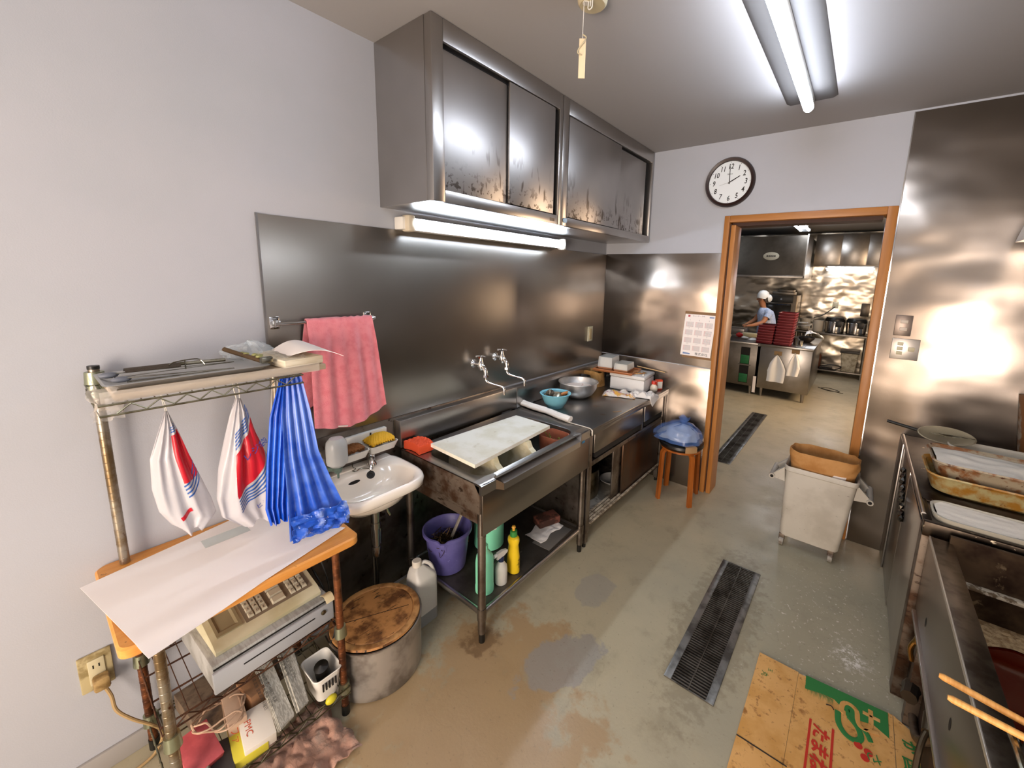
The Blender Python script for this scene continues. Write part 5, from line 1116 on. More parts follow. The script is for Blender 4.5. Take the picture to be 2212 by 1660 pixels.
# ------------------------------------------------------------------ stove counter on the right
t = thing('stove_counter','greasy steel counter with trays on top against the far right wall','counter',(2.7,2.6,0))
b=MB(); b.box(2.172,3.4,2.05,3.19,.03,.79); b.build('body', m_dsteel, t)
b=MB(); b.box(2.160,2.1725,2.62,3.19,.012,.79,.002); b.box(2.160,2.1725,2.10,2.612,.05,.76,.002); b.build('side_panel', m_steel, t)
MB().box(2.158,2.20,2.035,2.098,.0,.775,.003).build('corner_post', m_rusty, t)
MB().box(2.150,2.16,3.0,3.19,.0,.797,.003).cyl((2.163,2.10,.797),(2.163,3.19,.797),.009,n=12).build('edge_trim', m_steel, t)
b=MB(); b.box(2.158,3.4,2.25,3.192,.785,.80,.002); b.box(2.158,3.4,2.03,2.06,.74,.80,.004); b.box(2.158,2.185,2.05,2.26,.785,.80,.002); b.build('top_plate', mat('burnt_black_steel','#3f372f',.32,.9,col2='#231c16',vs=8,stains=[(22,(1,1,1),.66,.72,'#b9ab94')]), t)
b=MB(); random.seed(11)
for i in range(9): b.ball((2.150,2.78-.028*i+random.uniform(-.01,.01),.72-.022*i),.017,(.8,1.1,1.1),1,.5)
b.build('foil_wrapped_cord', mat('crumpled_dark_foil','#4a4742',.18,1.0), t, ang=20)
t = thing('flour_pan','flour filled pan sunk in the counter, nearest of the two flour pans','pan',(2.6,2.15,.79))
b=MB(); A=lambda i,z:rrect(2.19+i,3.0-i,2.062+i,2.245-i,.06,z,8)
b.loft([A(.012,.775),A(.0,.802),A(-.002,.815),A(.004,.816),A(.01,.806)],True,True,False); b.build('body', mat('enamel_pan','#bdb6a4',.4), t)
m_flour = mat('flour','#f5ebda',.95,bump=.6,bs=60)
tag(MB().grid(lambda u,v:(2.202+.785*u,2.075+.157*v,.812+.004*nz(u*12,v*5)),60,16).build('flour', m_flour),'white flour filling the sunken pan at the front','flour',kind='stuff')
def gtray(x0,x1,y0,y1,z,h,label,m,nm='tray'):
    t = thing('deep_tray',label,'tray',((x0+x1)/2,(y0+y1)/2,z)); A=lambda i,zz,r=.06:rrect(x0+i,x1-i,y0+i,y1-i,r,zz,8)
    MB().loft([A(.035,z),A(.022,z+.01),A(.006,z+h*.85),A(-.006,z+h),A(-.003,z+h+.006),A(.008,z+h-.002),A(.026,z+.014)]).build('body', m, t); return t
m_oily = mat('oil_stained_tray','#b5a878',.35,col2='#a6742a',vs=12,vmix=(.42,.58),det=6,coat=.5,stains=[(30,(1,1,1),.62,.7,'#7a4a18')])
m_crust= mat('crusted_tray','#a99b82',.45,col2='#8a5a35',vs=16,vmix=(.45,.6),stains=[(26,(1,1,1),.6,.68,'#5a3622')])
gtray(2.19,2.98,2.33,2.62,.8005,.085,'large yellow oil stained tray under the flour tray on the counter',m_oily)
gtray(2.205,2.96,2.37,2.66,.855,.078,'crusted tray heaped with flour, stacked in the oily tray',m_crust)
tag(MB().grid(lambda u,v:(2.218+.73*u,2.38+.265*v,.925+.008*nz(u*9,v*5,2)+.010*math.sin(v*PI)),60,24).build('flour_layer', m_flour),'white flour layer in the stacked upper tray','flour',kind='stuff')
gtray(2.30,2.74,2.70,2.83,.8005,.12,'narrow pale plastic tray behind the flour tray by the wall',mat('pale_tray','#cfc6b3',.5))
t = thing('strainer_ladle','wire mesh skimmer with black handle resting on the rear tray','skimmer',(2.2,2.82,.93))
b=MB(); b.lathe((2.29,2.80,.945),[(.115,.0),(.118,.004),(.112,.006),(.08,-.005),(.0,-.012)],36,ax=(.12,-.5,1),sx=1.0,sy=.55,cap0=False); b.build('mesh_bowl', mat('oily_mesh','#b8ad90',.3,.6,alpha=.75,bump=1,bs=300), t)
MB().tube([(2.055,2.86,.955),(2.12,2.845,.948),(2.19,2.825,.942)],.0085,12).build('handle', m_black, t)
q=MB()
for k in range(5): q.tube([(2.185,2.825,.943),(2.28+.03*k,2.77+.012*k,.95)],.0016,5)
q.build('wires', m_chrome2, t)
tag(MB().box(2.615,2.65,3.0,3.185,.801,1.15,.004,rot=Matrix.Rotation(-.12,4,'Y')).build('wooden_board', mat('worn_board','#a5672e',.6,col2='#d8c7ab',vs=9,vmix=(.5,.65))),'orange brown board leaning on the steel wall at the right edge','board')
# range hood over the stove
t = thing('range_hood','pale steel exhaust hood over the stove at the right edge','hood',(3.0,2.4,1.9))
b=MB(); b.prism([(2.43,1.2,1.93),(3.6,1.2,1.93),(3.6,1.2,2.5),(2.85,1.2,2.5),(2.45,1.2,2.02)],(0,1.82,0)); b.build('canopy', m_steel, t)
MB().box(2.9,3.5,1.6,2.6,2.5,H-.002).build('duct', m_steel, t)

# ------------------------------------------------------------------ deep fryer
t = thing('deep_fryer','open deep fryer with dark red oil and a steel rim, lower right','fryer',(2.6,1.5,0))
FX=2.18
b=MB(); b.box(FX,FX+.012,.60,2.02,.435,.752,.002); b.build('side_panel', m_splash, t)
MB().box(FX-.012,FX+.016,.60,2.0,.425,.44,.002).build('bottom_flange', m_steel, t)
q=MB()
for y,z in ((1.807,.528),(1.344,.571)): q.lathe((FX-.0006,y,z),[(.018,0),(0,.0001)],18,ax=(-1,0,0),sx=.55)
q.build('slot_holes', m_dark, t)
b=MB(); b.box(FX-.004,FX+.06,.62,1.995,.748,.762,.003); b.box(3.2,3.26,.62,2.02,.748,.762,.003); b.box(FX+.06,3.2,.62,.70,.748,.762,.003); b.box(FX+.06,3.2,1.09,1.13,.748,.762,.003); b.build('rim', mat('scratched_rim','#7a7267',.3,1.0,col2='#5a5148',vs=16), t)
MB().box(FX-.005,FX-.001,.62,1.995,.7505,.764,.001).build('worn_edge', mat('worn_bright_edge','#d8d2c6',.35,.8), t)
m_vat = mat('burnt_vat','#5d4b38',.4,.6,col2='#33231a',vs=6,stains=[(18,(1,1,1),.62,.7,'#8a775c')])
b=MB(); b.box(FX+.05,FX+.062,1.12,1.99,.40,.75); b.box(FX+.05,3.2,1.982,1.995,.36,.79); b.box(3.19,3.2,1.12,1.99,.40,.75); b.box(FX+.05,3.2,1.12,1.132,.40,.75); b.box(FX+.05,3.2,1.12,1.99,.38,.40); b.build('vat', m_vat, t)
MB().box(FX+.062,3.19,1.955,1.982,.622,.636,.003).build('ledge', mat('floured_ledge','#cfc4ae',.6,.2,col2='#6e5c45',vs=28,vmix=(.45,.55)), t)
MB().box(FX+.062,3.19,1.132,1.982,.50,.503).build('oil', mat('dark_red_oil','#4a0f04',.06,coat=.5), t)
o=MB().grid(lambda u,v:(FX+.063+1.1*u,1.985-(.13+.05*nz(u*9,1))*v,.5085+.009*math.sin(v*PI)*abs(nz(u*30,v*14)+.4)),120,14).build('oil_foam', mat('oil_foam','#b79a70',.8,col2='#8a6b45',vs=60,bump=1,bs=200)); tag(o,'tan crusty foam along the back of the frying oil','foam',kind='stuff')
for x in (FX+.03,3.2):
    for y in (.65,1.93): MB().box(x-.02,x+.02,y-.02,y+.02,0,.425).build('frame_leg', m_rusty, t)
b=MB(); b.box(FX+.05,3.2,.65,1.97,.02,.41); b.build('dark_underside', mat('under_fryer_shade','#241811',.7,col2='#3d2617',vs=9), t)  # solid dark block stands in for the shade below the fryer
t = thing('gas_valve','brass gas cock and hose beneath the fryer edge','valve',(2.19,1.8,.3))
m_brass = mat('brass','#9a7a45',.3,1.0)
MB().lathe((2.2,1.925,.40),[(.018,0),(.02,.012),(.014,.02),(.012,.05)],14,ax=(-.3,0,-1)).tube(smooth_path([(2.19,1.93,.37),(2.175,1.93,.32),(2.185,1.93,.27)]),.009,10).build('gas_cock', m_brass, t)
MB().lathe((2.2,1.93,.165),[(.028,0),(.03,.02),(.026,.035),(.026,.07)],8,ax=(-.2,-1,0)).build('pipe_nut', mat('greasy_nut','#4b463f',.4,.9), t)
MB().tube(smooth_path([(2.215,1.62,.29),(2.195,1.60,.285),(2.18,1.56,.25),(2.175,1.52,.18),(2.18,1.44,.12),(2.2,1.3,.09)]),.009,10).cyl((2.215,1.66,.30),(2.2,1.6,.285),.024,.018,n=16).build('hose', mat('hose_metal','#4f4536',.4,.8), t)
MB().tube(smooth_path([(2.215,1.98,.06),(2.215,1.8,.07),(2.22,1.6,.28)]),.014,12).build('pipe', m_rusty, t)
# pot and chopsticks
t = thing('dark_pot','black iron pot with a rim handle at the bottom right edge','pot',(2.33,1.02,.763))
MB().lathe((2.345,1.0,.763),[(.09,0),(.13,.02),(.145,.075),(.149,.078),(.146,.082),(.138,.076),(.12,.02),(0,.008)],40).build('body', mat('black_iron','#35302c',.4,.6,col2='#1f1b18',vs=20), t)
MB().tube(smooth_path([(2.21,1.07,.825),(2.195,1.08,.845),(2.195,1.03,.85),(2.198,.98,.842),(2.21,.975,.825)]),.006,8).build('handle', m_chrome2, t)
m_chop = mat('bamboo_stick','#dca45c',.5,col2='#cf934a',vs=20,stretch=(8,1,1))
for lab,p0,p1 in (('upper bamboo cooking chopstick across the pot at lower right',(2.093,1.112,.868),(2.44,1.05,.858)),('lower bamboo cooking chopstick across the pot at lower right',(2.10,1.058,.868),(2.44,1.03,.858))):
    p0,p1=V(p0),V(p1); tag(MB().tube([p0,p0+(p1-p0)*.02,p0+(p1-p0)*.5,p1],[.0045,.0068,.0068,.005],14).build('chopsticks', m_chop),lab,'chopstick','cooking chopsticks')
# ------------------------------------------------------------------ the kitchen beyond the doorway
m_kst = mat('kitchen_steel','#9a948c',.3,1.0,col2='#857f77',vs=2,wave=.006,ws=2)
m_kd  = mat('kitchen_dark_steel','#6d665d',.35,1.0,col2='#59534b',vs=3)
def island(x0,x1,label,openings):
    y0,y1=6.6,8.05
    t = thing('prep_counter',label,'counter',((x0+x1)/2,7.3,0))
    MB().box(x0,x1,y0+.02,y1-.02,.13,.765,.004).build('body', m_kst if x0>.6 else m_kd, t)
    MB().box(x0-.01 if x0>.6 else x0,x1+.012,y0-.01,y1,.766,.80,.004).build('worktop', m_kst, t)
    for x in (x0+.06,x1-.06):
        for y in (y0+.07,y1-.07): MB().cyl((x,y,.0),(x,y,.13),.02,.026,n=14).build('leg', m_kst, t)
    return t
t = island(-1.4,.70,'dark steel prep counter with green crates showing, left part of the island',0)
MB().box(.47,.60,6.612,6.619,.17,.72).build('open_bay', m_dark, t)
MB().box(.45,.62,6.606,6.6195,.44,.46).build('shelf_edge', m_kst, t)
for z,l in ((.47,'green plastic crate on the upper bay shelf of the island'),(.18,'green plastic crate in the lower bay of the island')):
    o=MB().box(.478,.595,6.60,6.611,z,z+.13,.003)
    for k in range(5): o.box(.482,.59,6.597,6.601,z+.015+.022*k,z+.022+.022*k)
    tag(o.build('crate', mat('green_crate','#1d6b3a',.5)),l,'crate','green crates in the island')
t = island(.735,1.40,'steel prep counter with two white towels hooked on its end, right part of the island',0)
MB().box(.70,.735,6.59,6.60,.76,.8).build('joint_cap', m_kst, t)
tag(MB().box(.685,.725,6.585,6.597,.05,.30).build('paper_strip', m_paper),'white strip stuck low at the gap between island counters','paper strip')
m_ktow = mat('kitchen_towel_white','#e6e6e4',.85,bump=.3,bs=120)
def ktowel(cx,z1,z0,w,label,seed):
    t = thing('hung_towel',label,'towel',(cx,6.585,z1))
    def f(u,v):
        ww=w*(.12+.88*min(1,v*2.2)**.8)*(1-.12*max(0,v-.55)); x=cx+(u-.5)*ww+.03*math.sin(v*3+seed)*v*.5; z=z1-(z1-z0)*v-.03*abs(u-.5)*(1-v)
        if v>.3 and v<.62: z-= .05*math.sin((v-.3)/.32*PI)*abs(u-.5)*2*(1 if (u<.5)==(seed%2==0) else .3)
        return (x,6.578-.012*math.sin(u*9+seed)*min(1,v*3)-.006,z)
    MB().grid(f,24,30,.004).build('cloth', m_ktow, t, ang=80)
    MB().cyl((cx,6.60,z1+.005),(cx,6.57,z1+.005),.008,n=10).build('hook', m_chrome2, t); MB().box(cx-.05,cx+.05,6.606,6.6095,z1-.01,z1+.05).build('hook_backing', mat('brown_backing','#8a6f4a',.7), t)
ktowel(.975,.665,.262,.235,'larger white towel hanging on the island end, left of two',0)
ktowel(1.195,.715,.385,.15,'smaller white towel hanging on the island end, right of two',1)
# red trays in two stacks
m_rtray = mat('red_lacquer','#5c0d16',.35); m_rim = mat('pink_rim','#a8525a',.4)
def rtray():
    t = thing('red_tray','','tray',(0,0,0),'red lacquer trays stacked on the island')
    A=lambda i,z:rrect(-.112+i,.112-i,-.165+i,.165-i,.015,z,3)
    MB().loft([A(.016,0),A(.006,.004),A(.0,.034),A(.0,.039),A(.005,.039),A(.018,.008)]).build('body', m_rtray, t)
    b=MB(); 
    R1=[A(-.001,.0335),A(-.0025,.0365),A(-.001,.0395)]; b.loft(R1,True,False,False); b.build('rim', m_rim, t)
    return t
proto = rtray()
def place(o,x,y,z,rz,label):
    o.location=(x,y,z); o.rotation_euler=(0,0,rz); o['label']=label
ords=['bottom','second','third','fourth','fifth','sixth','seventh','eighth','ninth','tenth','eleventh','twelfth']
first=True
for x,n,nm in ((.765,7,'shorter left'),(1.0,12,'taller right')):
    for k in range(n):
        o = proto if first else copy_tree(proto)
        first=False
        place(o,x+.01*nz(k,x*9)+(.0025*k),6.80,.8015+.0395*k,.02*nz(k*3,x),'red tray, %s from below in the %s stack on the island'%(ords[k] if k else 'the lowest',nm) if k else 'red tray at the bottom of the %s stack on the island'%nm)
t = thing('spice_jar','dark jar beside the taller red tray stack','jar',(1.15,6.85,.8)); MB().lathe((1.145,6.9,.801),[(.025,0),(.027,.09),(.02,.1),(0,.1)],16).build('body', m_black, t)
tag(MB().lathe((1.21,6.95,.801),[(.03,0),(.032,.06),(.034,.062),(.0,.065)],16).build('steel_cup', m_chrome2),'small steel cup between red trays and black bowl','cup')
tag(MB().lathe((1.24,7.35,.801),[(.04,0),(.06,.004),(.105,.05),(.115,.085),(.108,.085),(.05,.012),(0,.01)],28).build('bowl', mat('black_bowl','#1b1715',.4)),'black bowl holding a white cloth at the island corner','bowl')
o=MB().grid(lambda u,v:(1.22+.24*u,7.30+.16*v+.03*nz(u*3,v*3),.90+.07*math.sin(u*3+v)*(1-u*.4)+.03*nz(u*5,v*5,3)),26,16,.004).build('cloth', m_ktow, ang=80); tag(o,'white crumpled cloth heaped over the black bowl','cloth')
tag(MB().ball((.33,7.05,.845),.045,(1.25,1,.9),2).build('tomatoes', mat('tomato_red','#b3140f',.3)),'red round vegetable pile in a clear bag on the island','vegetable')
tag(MB().ball((.20,6.95,.83),.03,(1.2,1,1),2).build('onion', mat('pale_onion','#e0cfa2',.4)),'pale onion near the left door frame on the island','vegetable')
tag(MB().ball((.44,6.92,.825),.04,(1.3,1,.6),2,.2).build('white_lump', m_white),'small white lump of dough on the island','food')
o=MB().grid(lambda u,v:(.50+.14*u,6.85+.1*v,.806+.03*math.sin(u*PI)*abs(math.sin(v*PI))+.008*nz(u*5,v*5)),18,12,.004).build('cloth', m_ktow, ang=80); tag(o,'folded white cloth left of the red tray stacks','cloth')
tag(MB().box(.32,.60,7.25,7.36,.801,.86,.004).build('food_container', mat('cream_box','#c6ba92',.5)),'low cream container behind the folded cloth on the island','container')
tag(MB().box(-.05,.30,7.5,7.8,.801,.90,.004).build('steel_container', m_kst),'low steel container at the left on the island','container')
tag(MB().box(.62,.70,6.95,7.15,.801,1.0,.003).build('food_container', mat('cream_box2','#c6ba92',.5)),'tall cream container behind the short red stack','container')
b=MB(); random.seed(5)
for i in range(26): b.ball((-.45+.42*random.random(),7.80+.12*random.random(),.82+.13*random.random()),.035,(1,1,.9),1,.4)
tag(b.build('piled_dishes', mat('mixed_pile','#8f8168',.4,.2,col2='#4d4032',vs=20)),'jumble of bowls and food on the far left of the island','dishes',kind='stuff')

# back counter, wall cabinets, hood, oven
t = thing('back_counter','long steel counter with rice cookers along the kitchen back wall','counter',(1.9,9.3,0))
MB().box(.95,2.9,9.02,9.68,.765,.80,.004).build('worktop', m_kst, t)
MB().box(.95,2.9,9.02,9.68,.09,.115,.003).build('lower_shelf', m_kst, t)
for x in (1.0,2.0,2.85):
    for y in (9.06,9.64): MB().cyl((x,y,0),(x,y,.765),.018,n=12).build('leg', m_kst, t)
t = thing('kitchen_wall_cabinet','steel wall cabinets above the lit kitchen tube','cabinet',(1.9,9.5,2.03))
MB().box(1.03,2.9,9.25,9.69,2.03,2.62,.004).build('body', m_kst, t)
for x0 in (1.06,1.45,1.84,2.23): MB().box(x0,x0+.38,9.238,9.25,2.06,2.59,.003).build('door', m_kst, t)
t = thing('kitchen_hood','large dark steel exhaust hood in the kitchen with an oval badge','hood',(.2,8.9,1.8))
MB().prism([(-1.6,8.3,1.80),(.99,8.3,1.80),(1.0,8.3,2.52),(-1.6,8.3,2.52)],(0,1.38,0)).build('canopy', mat('hood_steel','#5f5a52',.3,1.0,col2='#4e4942',vs=2), t)
MB().box(-1.6,1.0,8.285,8.299,1.79,1.83,.002).box(.985,1.005,8.285,9.0,1.79,2.54).build('edge_trim', m_kst, t)
bd=MB().lathe((.45,8.299,2.17),[(.13,0),(.13,.004),(.12,.006),(0,.006)],36,ax=(0,-1,0),sy=.55,cap0=True); bd.build('oval_badge', mat('oval_badge','#7f7a6a',.5), t)
q=MB()
for k in range(5): q.box(.375+.031*k,.398+.031*k,8.2915,8.293,2.155,2.185)
q.build('badge_lettering', m_dark, t, norm=False, flat=True)
t = thing('oven','tall black and steel oven behind the person','oven',(.58,9.3,0))
MB().box(.30,.86,9.0,9.6,.0,1.47,.006).build('body', m_kd, t)
MB().box(.32,.80,8.985,9.0,1.32,1.46,.003).build('control_panel', m_black, t); MB().box(.34,.78,8.985,9.0,.75,1.28,.003).build('door', mat('oven_glass','#22211f',.15), t)
MB().tube([(.34,8.96,1.29),(.78,8.96,1.29)],.012,8).tube([(.36,8.99,1.29),(.36,8.96,1.29)],.008,6).tube([(.76,8.99,1.29),(.76,8.96,1.29)],.008,6).build('handle', m_chrome, t)
MB().lathe((.6,8.985,1.39),[(.018,0),(.018,.02),(0,.02)],16,ax=(0,-1,0)).build('knob', m_chrome, t)
tag(MB().box(.42,.80,9.05,9.4,1.471,1.53,.004).box(.5,.78,9.08,9.35,1.53,1.57,.004).build('baking_pans', m_kd),'dark baking pans stacked on top of the oven','pans')
def cooker(x,label):
    t = thing('rice_cooker',label,'rice cooker',(x,9.3,.8),'rice cookers on the back counter')
    MB().lathe((x,9.3,.801),[(.13,0),(.15,.01),(.155,.20),(.15,.215)],36).build('body', mat('cooker_steel','#a5a19b',.2,1.0), t)
    MB().lathe((x,9.3,.801),[(.157,.215),(.157,.25),(.14,.285),(0,.30)],36).build('lid', m_black, t)
    MB().box(x+.02,x+.11,9.13,9.15,.92,1.03,.004).build('front_panel', m_black, t)
    MB().lathe((x,9.3,.801),[(.156,.195),(.158,.2),(.156,.212)],36,cap0=False,cap1=False).build('rim_band', m_chrome, t)
cooker(1.50,'steel rice cooker on the back counter, leftmost of the three'); cooker(1.83,'steel rice cooker on the back counter, middle of the three'); cooker(2.16,'steel rice cooker on the back counter, rightmost of the three')
for x,h,l in ((1.02,.22,'pale cooking pot on the back counter beside the oven'),(1.23,.2,'pale cooking pot on the back counter next to the rice cookers')):
    tag(MB().lathe((x,9.3,.801),[(.085,0),(.09,.01),(.092,h),(.096,h),(.096,h+.012),(.088,h+.01),(.085,.02),(0,.015)],28).build('cooking_pot', mat('pale_enamel','#b0aa9c',.35)),l,'pot','pale pots on the back counter')
t = thing('steel_stand','low steel stand with plates left of the rice cookers','stand',(1.0,8.75,0))
MB().box(.92,1.18,8.35,8.95,.86,.875,.002).box(.92,1.18,8.35,8.95,.955,.97,.002).build('shelves', m_kst, t)
for x in (.93,1.17):
    for y in (8.36,8.94): MB().cyl((x,y,0),(x,y,.97),.008,n=8).build('leg', m_kst, t)
tag(MB().lathe((1.05,8.6,.971),[(.04,0),(.08,.03),(.085,.032),(.03,.006),(0,.005)],24).build('bowl', m_white),'white bowl on the low steel stand in the kitchen','bowl')
t = thing('kitchen_bin','pale square container with dark lid on the lower kitchen shelf','container',(1.8,9.3,.115))
MB().loft([rrect(1.70,1.91,9.10,9.36,.02,.116),rrect(1.665,1.93,9.06,9.40,.02,.46)]).build('body', mat('pale_container','#b3ad9a',.5,col2='#8d8672',vs=16), t); MB().box(1.65,1.945,9.05,9.41,.461,.50,.006).build('lid', mat('dark_lid','#34312e',.4), t)
t = thing('kitchen_jar','stack of dark jars on the lower kitchen shelf','jar',(1.25,9.3,.115)); MB().lathe((1.28,9.2,.116),[(.08,0),(.09,.02),(.09,.24),(.07,.27),(0,.27)],24).build('body', mat('brown_jar','#5c3a28',.4), t)
b=MB(); b.tube(smooth_path([(1.36,9.1,.118),(1.5,9.05,.16),(1.6,9.1,.125),(1.7,9.05,.2),(1.55,9.04,.22),(1.4,9.06,.18)]),.01,8); tag(b.build('hose', m_black),'dark hose looping over the lower kitchen shelf','hose')
tag(MB().box(1.36,1.56,9.1,9.3,.1155,.15,.003).build('flat_box', mat('dark_flat_box','#2b2725',.5)),'dark flat box on the lower kitchen shelf','box')
t = thing('wall_outlet','kitchen wall outlet with a black cable running to the counter','wall socket',(1.45,9.69,1.3))
MB().box(1.40,1.50,9.68,9.698,1.24,1.36,.003).build('cover_plate', m_cream, t); MB().tube(smooth_path([(1.45,9.67,1.27),(1.3,9.5,1.12),(1.15,9.3,1.05)]),.008,6).build('cable', m_black, t)
tag(MB().box(1.86,1.99,9.60,9.69,1.12,1.36,.005).build('knife_holder', m_kd),'dark holder on the kitchen wall above the rice cookers','holder')
tag(MB().tube(smooth_path([(1.45,7.9,.004),(1.6,7.75,.004),(1.75,7.8,.004),(1.6,7.95,.004),(1.5,7.85,.004),(1.8,7.7,.004)]),.005,6).build('loose_cable', m_black),'black cable lying on the kitchen floor','cable')
# lamps in the kitchen
def klamp(x,y0,y1,label):
    t = thing('kitchen_lamp',label,'lamp',(x,(y0+y1)/2,H),'twin tube lamps on the kitchen ceiling')
    MB().box(x-.04,x+.04,y0,y1,H-.07,H-.001,.004).build('housing', m_white, t)
    for s in (-1,1): MB().cyl((x+s*.06,y0+.03,H-.09),(x+s*.06,y1-.03,H-.09),.018,n=12).build('tube', m_tube_k, t)
    for y in (y0+.02,y1-.02): MB().box(x-.09,x+.09,y-.012,y+.012,H-.115,H-.06,.003).build('socket', m_black, t)
klamp(.93,7.15,8.28,'twin tube kitchen ceiling lamp nearer the doorway'); klamp(-1.2,5.0,6.2,'twin tube kitchen ceiling lamp added out of view far left')  # the far left one is unseen, added for general kitchen light
t = thing('kitchen_tube_lamp','lit tube lamp under the kitchen wall cabinets','lamp',(1.6,9.35,2.0))
MB().box(1.22,1.98,9.40,9.46,1.985,2.028,.004).build('housing', m_white, t); MB().cyl((1.25,9.39,1.975),(1.95,9.39,1.975),.019,n=14).build('tube', m_tube_k, t)

# ------------------------------------------------------------------ the person behind the island
t = thing('person','person in white cap and pale blue apron working behind the island','person',(.42,8.35,0))
m_skin = mat('skin','#a9724f',.55); m_shirt = mat('pale_blue_cotton','#9fb2d2',.85,col2='#c3cde0',vs=60,vmix=(.48,.55)); m_cap = mat('white_cap','#e4e6e2',.85,bump=.4,bs=60); m_trous = mat('dark_trousers','#2c2d35',.8)
PXc,PYc=.47,8.38
def oval(cx,cy,hx,hy,z,n=28): return [(cx+hx*math.cos(2*PI*i/n),cy+hy*math.sin(2*PI*i/n),z) for i in range(n)]
# bare body as one surface: legs merge into the pelvis, torso, neck and head, arms and hands by skin modifier
def skin_body():
    J=[('pelvis',(.50,8.38,.76),.125),('belly',(.49,8.37,.92),.12),('chest',(.46,8.36,1.10),.125),('neck0',(.425,8.34,1.215),.055),('neck',(.405,8.33,1.265),.047),('head0',(.385,8.325,1.33),.068),('head1',(.385,8.325,1.415),.082),('head2',(.395,8.325,1.475),.06),
       ('shR',(.53,8.22,1.165),.058),('elR',(.48,8.07,.985),.043),('wrR',(.32,7.96,.93),.028),('palmR',(.26,7.94,.92),.03),
       ('shL',(.38,8.48,1.165),.058),('elL',(.27,8.40,.985),.043),('wrL',(.19,8.24,.93),.028),('palmL',(.17,8.19,.92),.03),
       ('hipR',(.53,8.29,.72),.085),('knR',(.52,8.28,.40),.058),('anR',(.53,8.29,.075),.036),('toR',(.42,8.26,.035),.03),
       ('hipL',(.48,8.47,.72),.085),('knL',(.46,8.47,.40),.058),('anL',(.48,8.48,.075),.036),('toL',(.37,8.46,.035),.03)]
    E=[(0,1),(1,2),(2,3),(3,4),(4,5),(5,6),(6,7),(2,8),(8,9),(9,10),(10,11),(2,12),(12,13),(13,14),(14,15),(0,16),(16,17),(17,18),(18,19),(0,20),(20,21),(21,22),(22,23)]
    P_=[j[1] for j in J]; R_=[j[2] for j in J]
    for base,dr,sd in ((11,V((-.9,-.1,-.25)),V((0,1,0))),(15,V((-.3,-.9,-.25)),V((1,-.3,0)))):
        for k in range(5):
            d=dr.normalized(); s=sd.normalized()
            if k==4: a=V(P_[base])+s*.024-d*.012; b_=a+(d*.4+s*.7).normalized()*.028; c_=b_+d*.022
            else:
                L_=(.03,.034,.032,.026)[k]; a=V(P_[base])+s*(-.024+.016*k)+d*.02; b_=a+d*L_; c_=b_+(d+V((0,0,-.8))).normalized()*L_*.8
            i0=len(P_); P_+= [tuple(a),tuple(b_),tuple(c_)]; R_+=[.0095,.009,.008]; E.append((base,i0)); E.append((i0,i0+1)); E.append((i0+1,i0+2))
    me=bpy.data.meshes.new('body'); me.from_pydata([tuple(p) for p in P_],E,[]); o=bpy.data.objects.new('body',me); COL.objects.link(o)
    md=o.modifiers.new('s','SKIN'); md.use_smooth_shade=True; md.branch_smoothing=.6
    for i,v in enumerate(me.skin_vertices[0].data): v.radius=(R_[i],R_[i]); v.use_root=(i==0)
    ss=o.modifiers.new('ss','SUBSURF'); ss.levels=2; ss.render_levels=2
    bpy.context.view_layer.update()
    m2=bpy.data.meshes.new_from_object(o.evaluated_get(bpy.context.evaluated_depsgraph_get())); bpy.data.objects.remove(o)
    m2.name='body'; m2.materials.clear(); m2.materials.append(m_skin)
    for p in m2.polygons: p.material_index=0
    o2=bpy.data.objects.new('body',m2); COL.objects.link(o2); return o2
bo=skin_body(); adopt(bo,t)
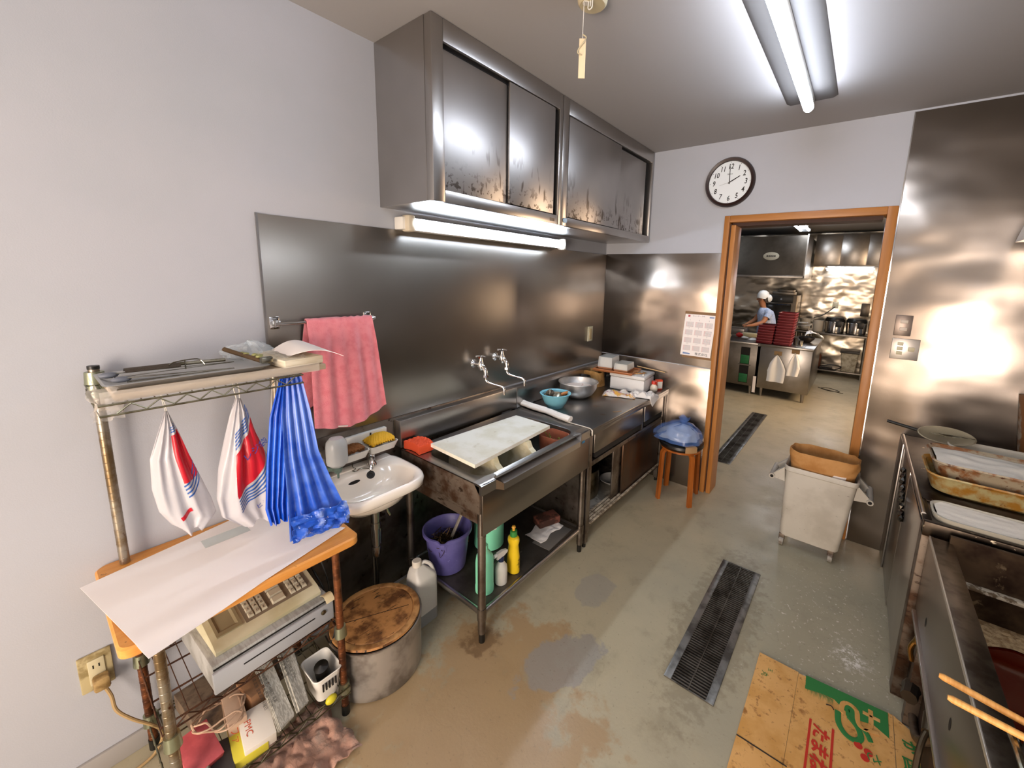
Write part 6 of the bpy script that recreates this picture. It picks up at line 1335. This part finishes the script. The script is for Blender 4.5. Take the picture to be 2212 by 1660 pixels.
# face: the person looks to the left (towards -x)
f=MB(); f.ball((.30,8.325,1.385),.016,(1.2,.8,1.3),2); f.build('nose', m_skin, t)
f=MB(); f.ball((.312,8.29,1.405),.009,(.6,1,.6),2); f.ball((.312,8.36,1.405),.009,(.6,1,.6),2); f.build('eyes', m_dark, t)
f=MB(); f.ball((.318,8.325,1.345),.014,(.5,1.4,.4),2); f.build('mouth', mat('lips','#8a4a3d',.5), t)
f=MB(); f.ball((.395,8.238,1.39),.02,(.8,.4,1.3),2); f.ball((.395,8.412,1.39),.02,(.8,.4,1.3),2); f.build('ears', m_skin, t)
f=MB(); f.grid(lambda u,v:(.42+.055*math.cos(u*2*PI)+.02,8.325+.083*math.sin(u*2*PI),1.43-.11*v*(.5+.5*math.cos(u*2*PI))),28,8); f.build('hair', mat('dark_hair','#2a211c',.6), t, ang=70)
c=MB(); c.lathe((.385,8.325,1.42),[(.098,-.01),(.103,.02),(.098,.07),(.075,.115),(.03,.138),(0,.14)],32,sx=1.12,sy=1,ax=(.15,0,1),cap0=False); c.ball((.485,8.325,1.42),.06,(1.1,1,1.25),2,.25,9); c.build('cap', m_cap, t, ang=70)
s=MB(); s.loft([[(p[0],p[1],p[2]) for p in oval(a,b_,hx,hy,z)] for a,b_,hx,hy,z in ((.505,8.38,.16,.19,.70),(.50,8.38,.155,.18,.85),(.485,8.375,.15,.18,1.0),(.465,8.365,.148,.185,1.10),(.455,8.355,.125,.17,1.18),(.43,8.345,.08,.10,1.225),(.42,8.34,.062,.068,1.24))],True,True,False)
s.tube(smooth_path([(.50,8.25,1.17),(.535,8.19,1.13),(.515,8.14,1.06)]),[.07]*7+[.062]*6,16,cap=False); s.tube(smooth_path([(.40,8.46,1.17),(.36,8.48,1.12),(.325,8.45,1.05)]),[.07]*7+[.062]*6,16,cap=False)
s.build('blouse', m_shirt, t, ang=80)
a=MB(); a.grid(lambda u,v:(.50+.165*math.cos(PI*.62+u*PI*.76)-.02*v*0,8.38+.20*math.sin(PI*.62+u*PI*.76),1.12-.55*v),20,12,.004); a.build('apron', mat('pale_apron','#b4c2dc',.85), t, ang=80)
tr=MB()
for y in (8.29,8.475): tr.tube([(.51,y,.80),(.52,y,.70),(.515,y,.40),(.53,y,.10)],[.11,.10,.075,.06],18)
tr.build('trousers', m_trous, t, ang=80)
sh=MB()
for y in (8.28,8.47): sh.ball((.48,y,.04),.055,(2.0,.8,.7),2)
sh.build('shoes', m_white, t)
tag(MB().box(.05,.24,8.0-.02,8.03,.935,.94,.001).build('ladle', m_chrome2),'flat steel utensil held by the person over the island','utensil')
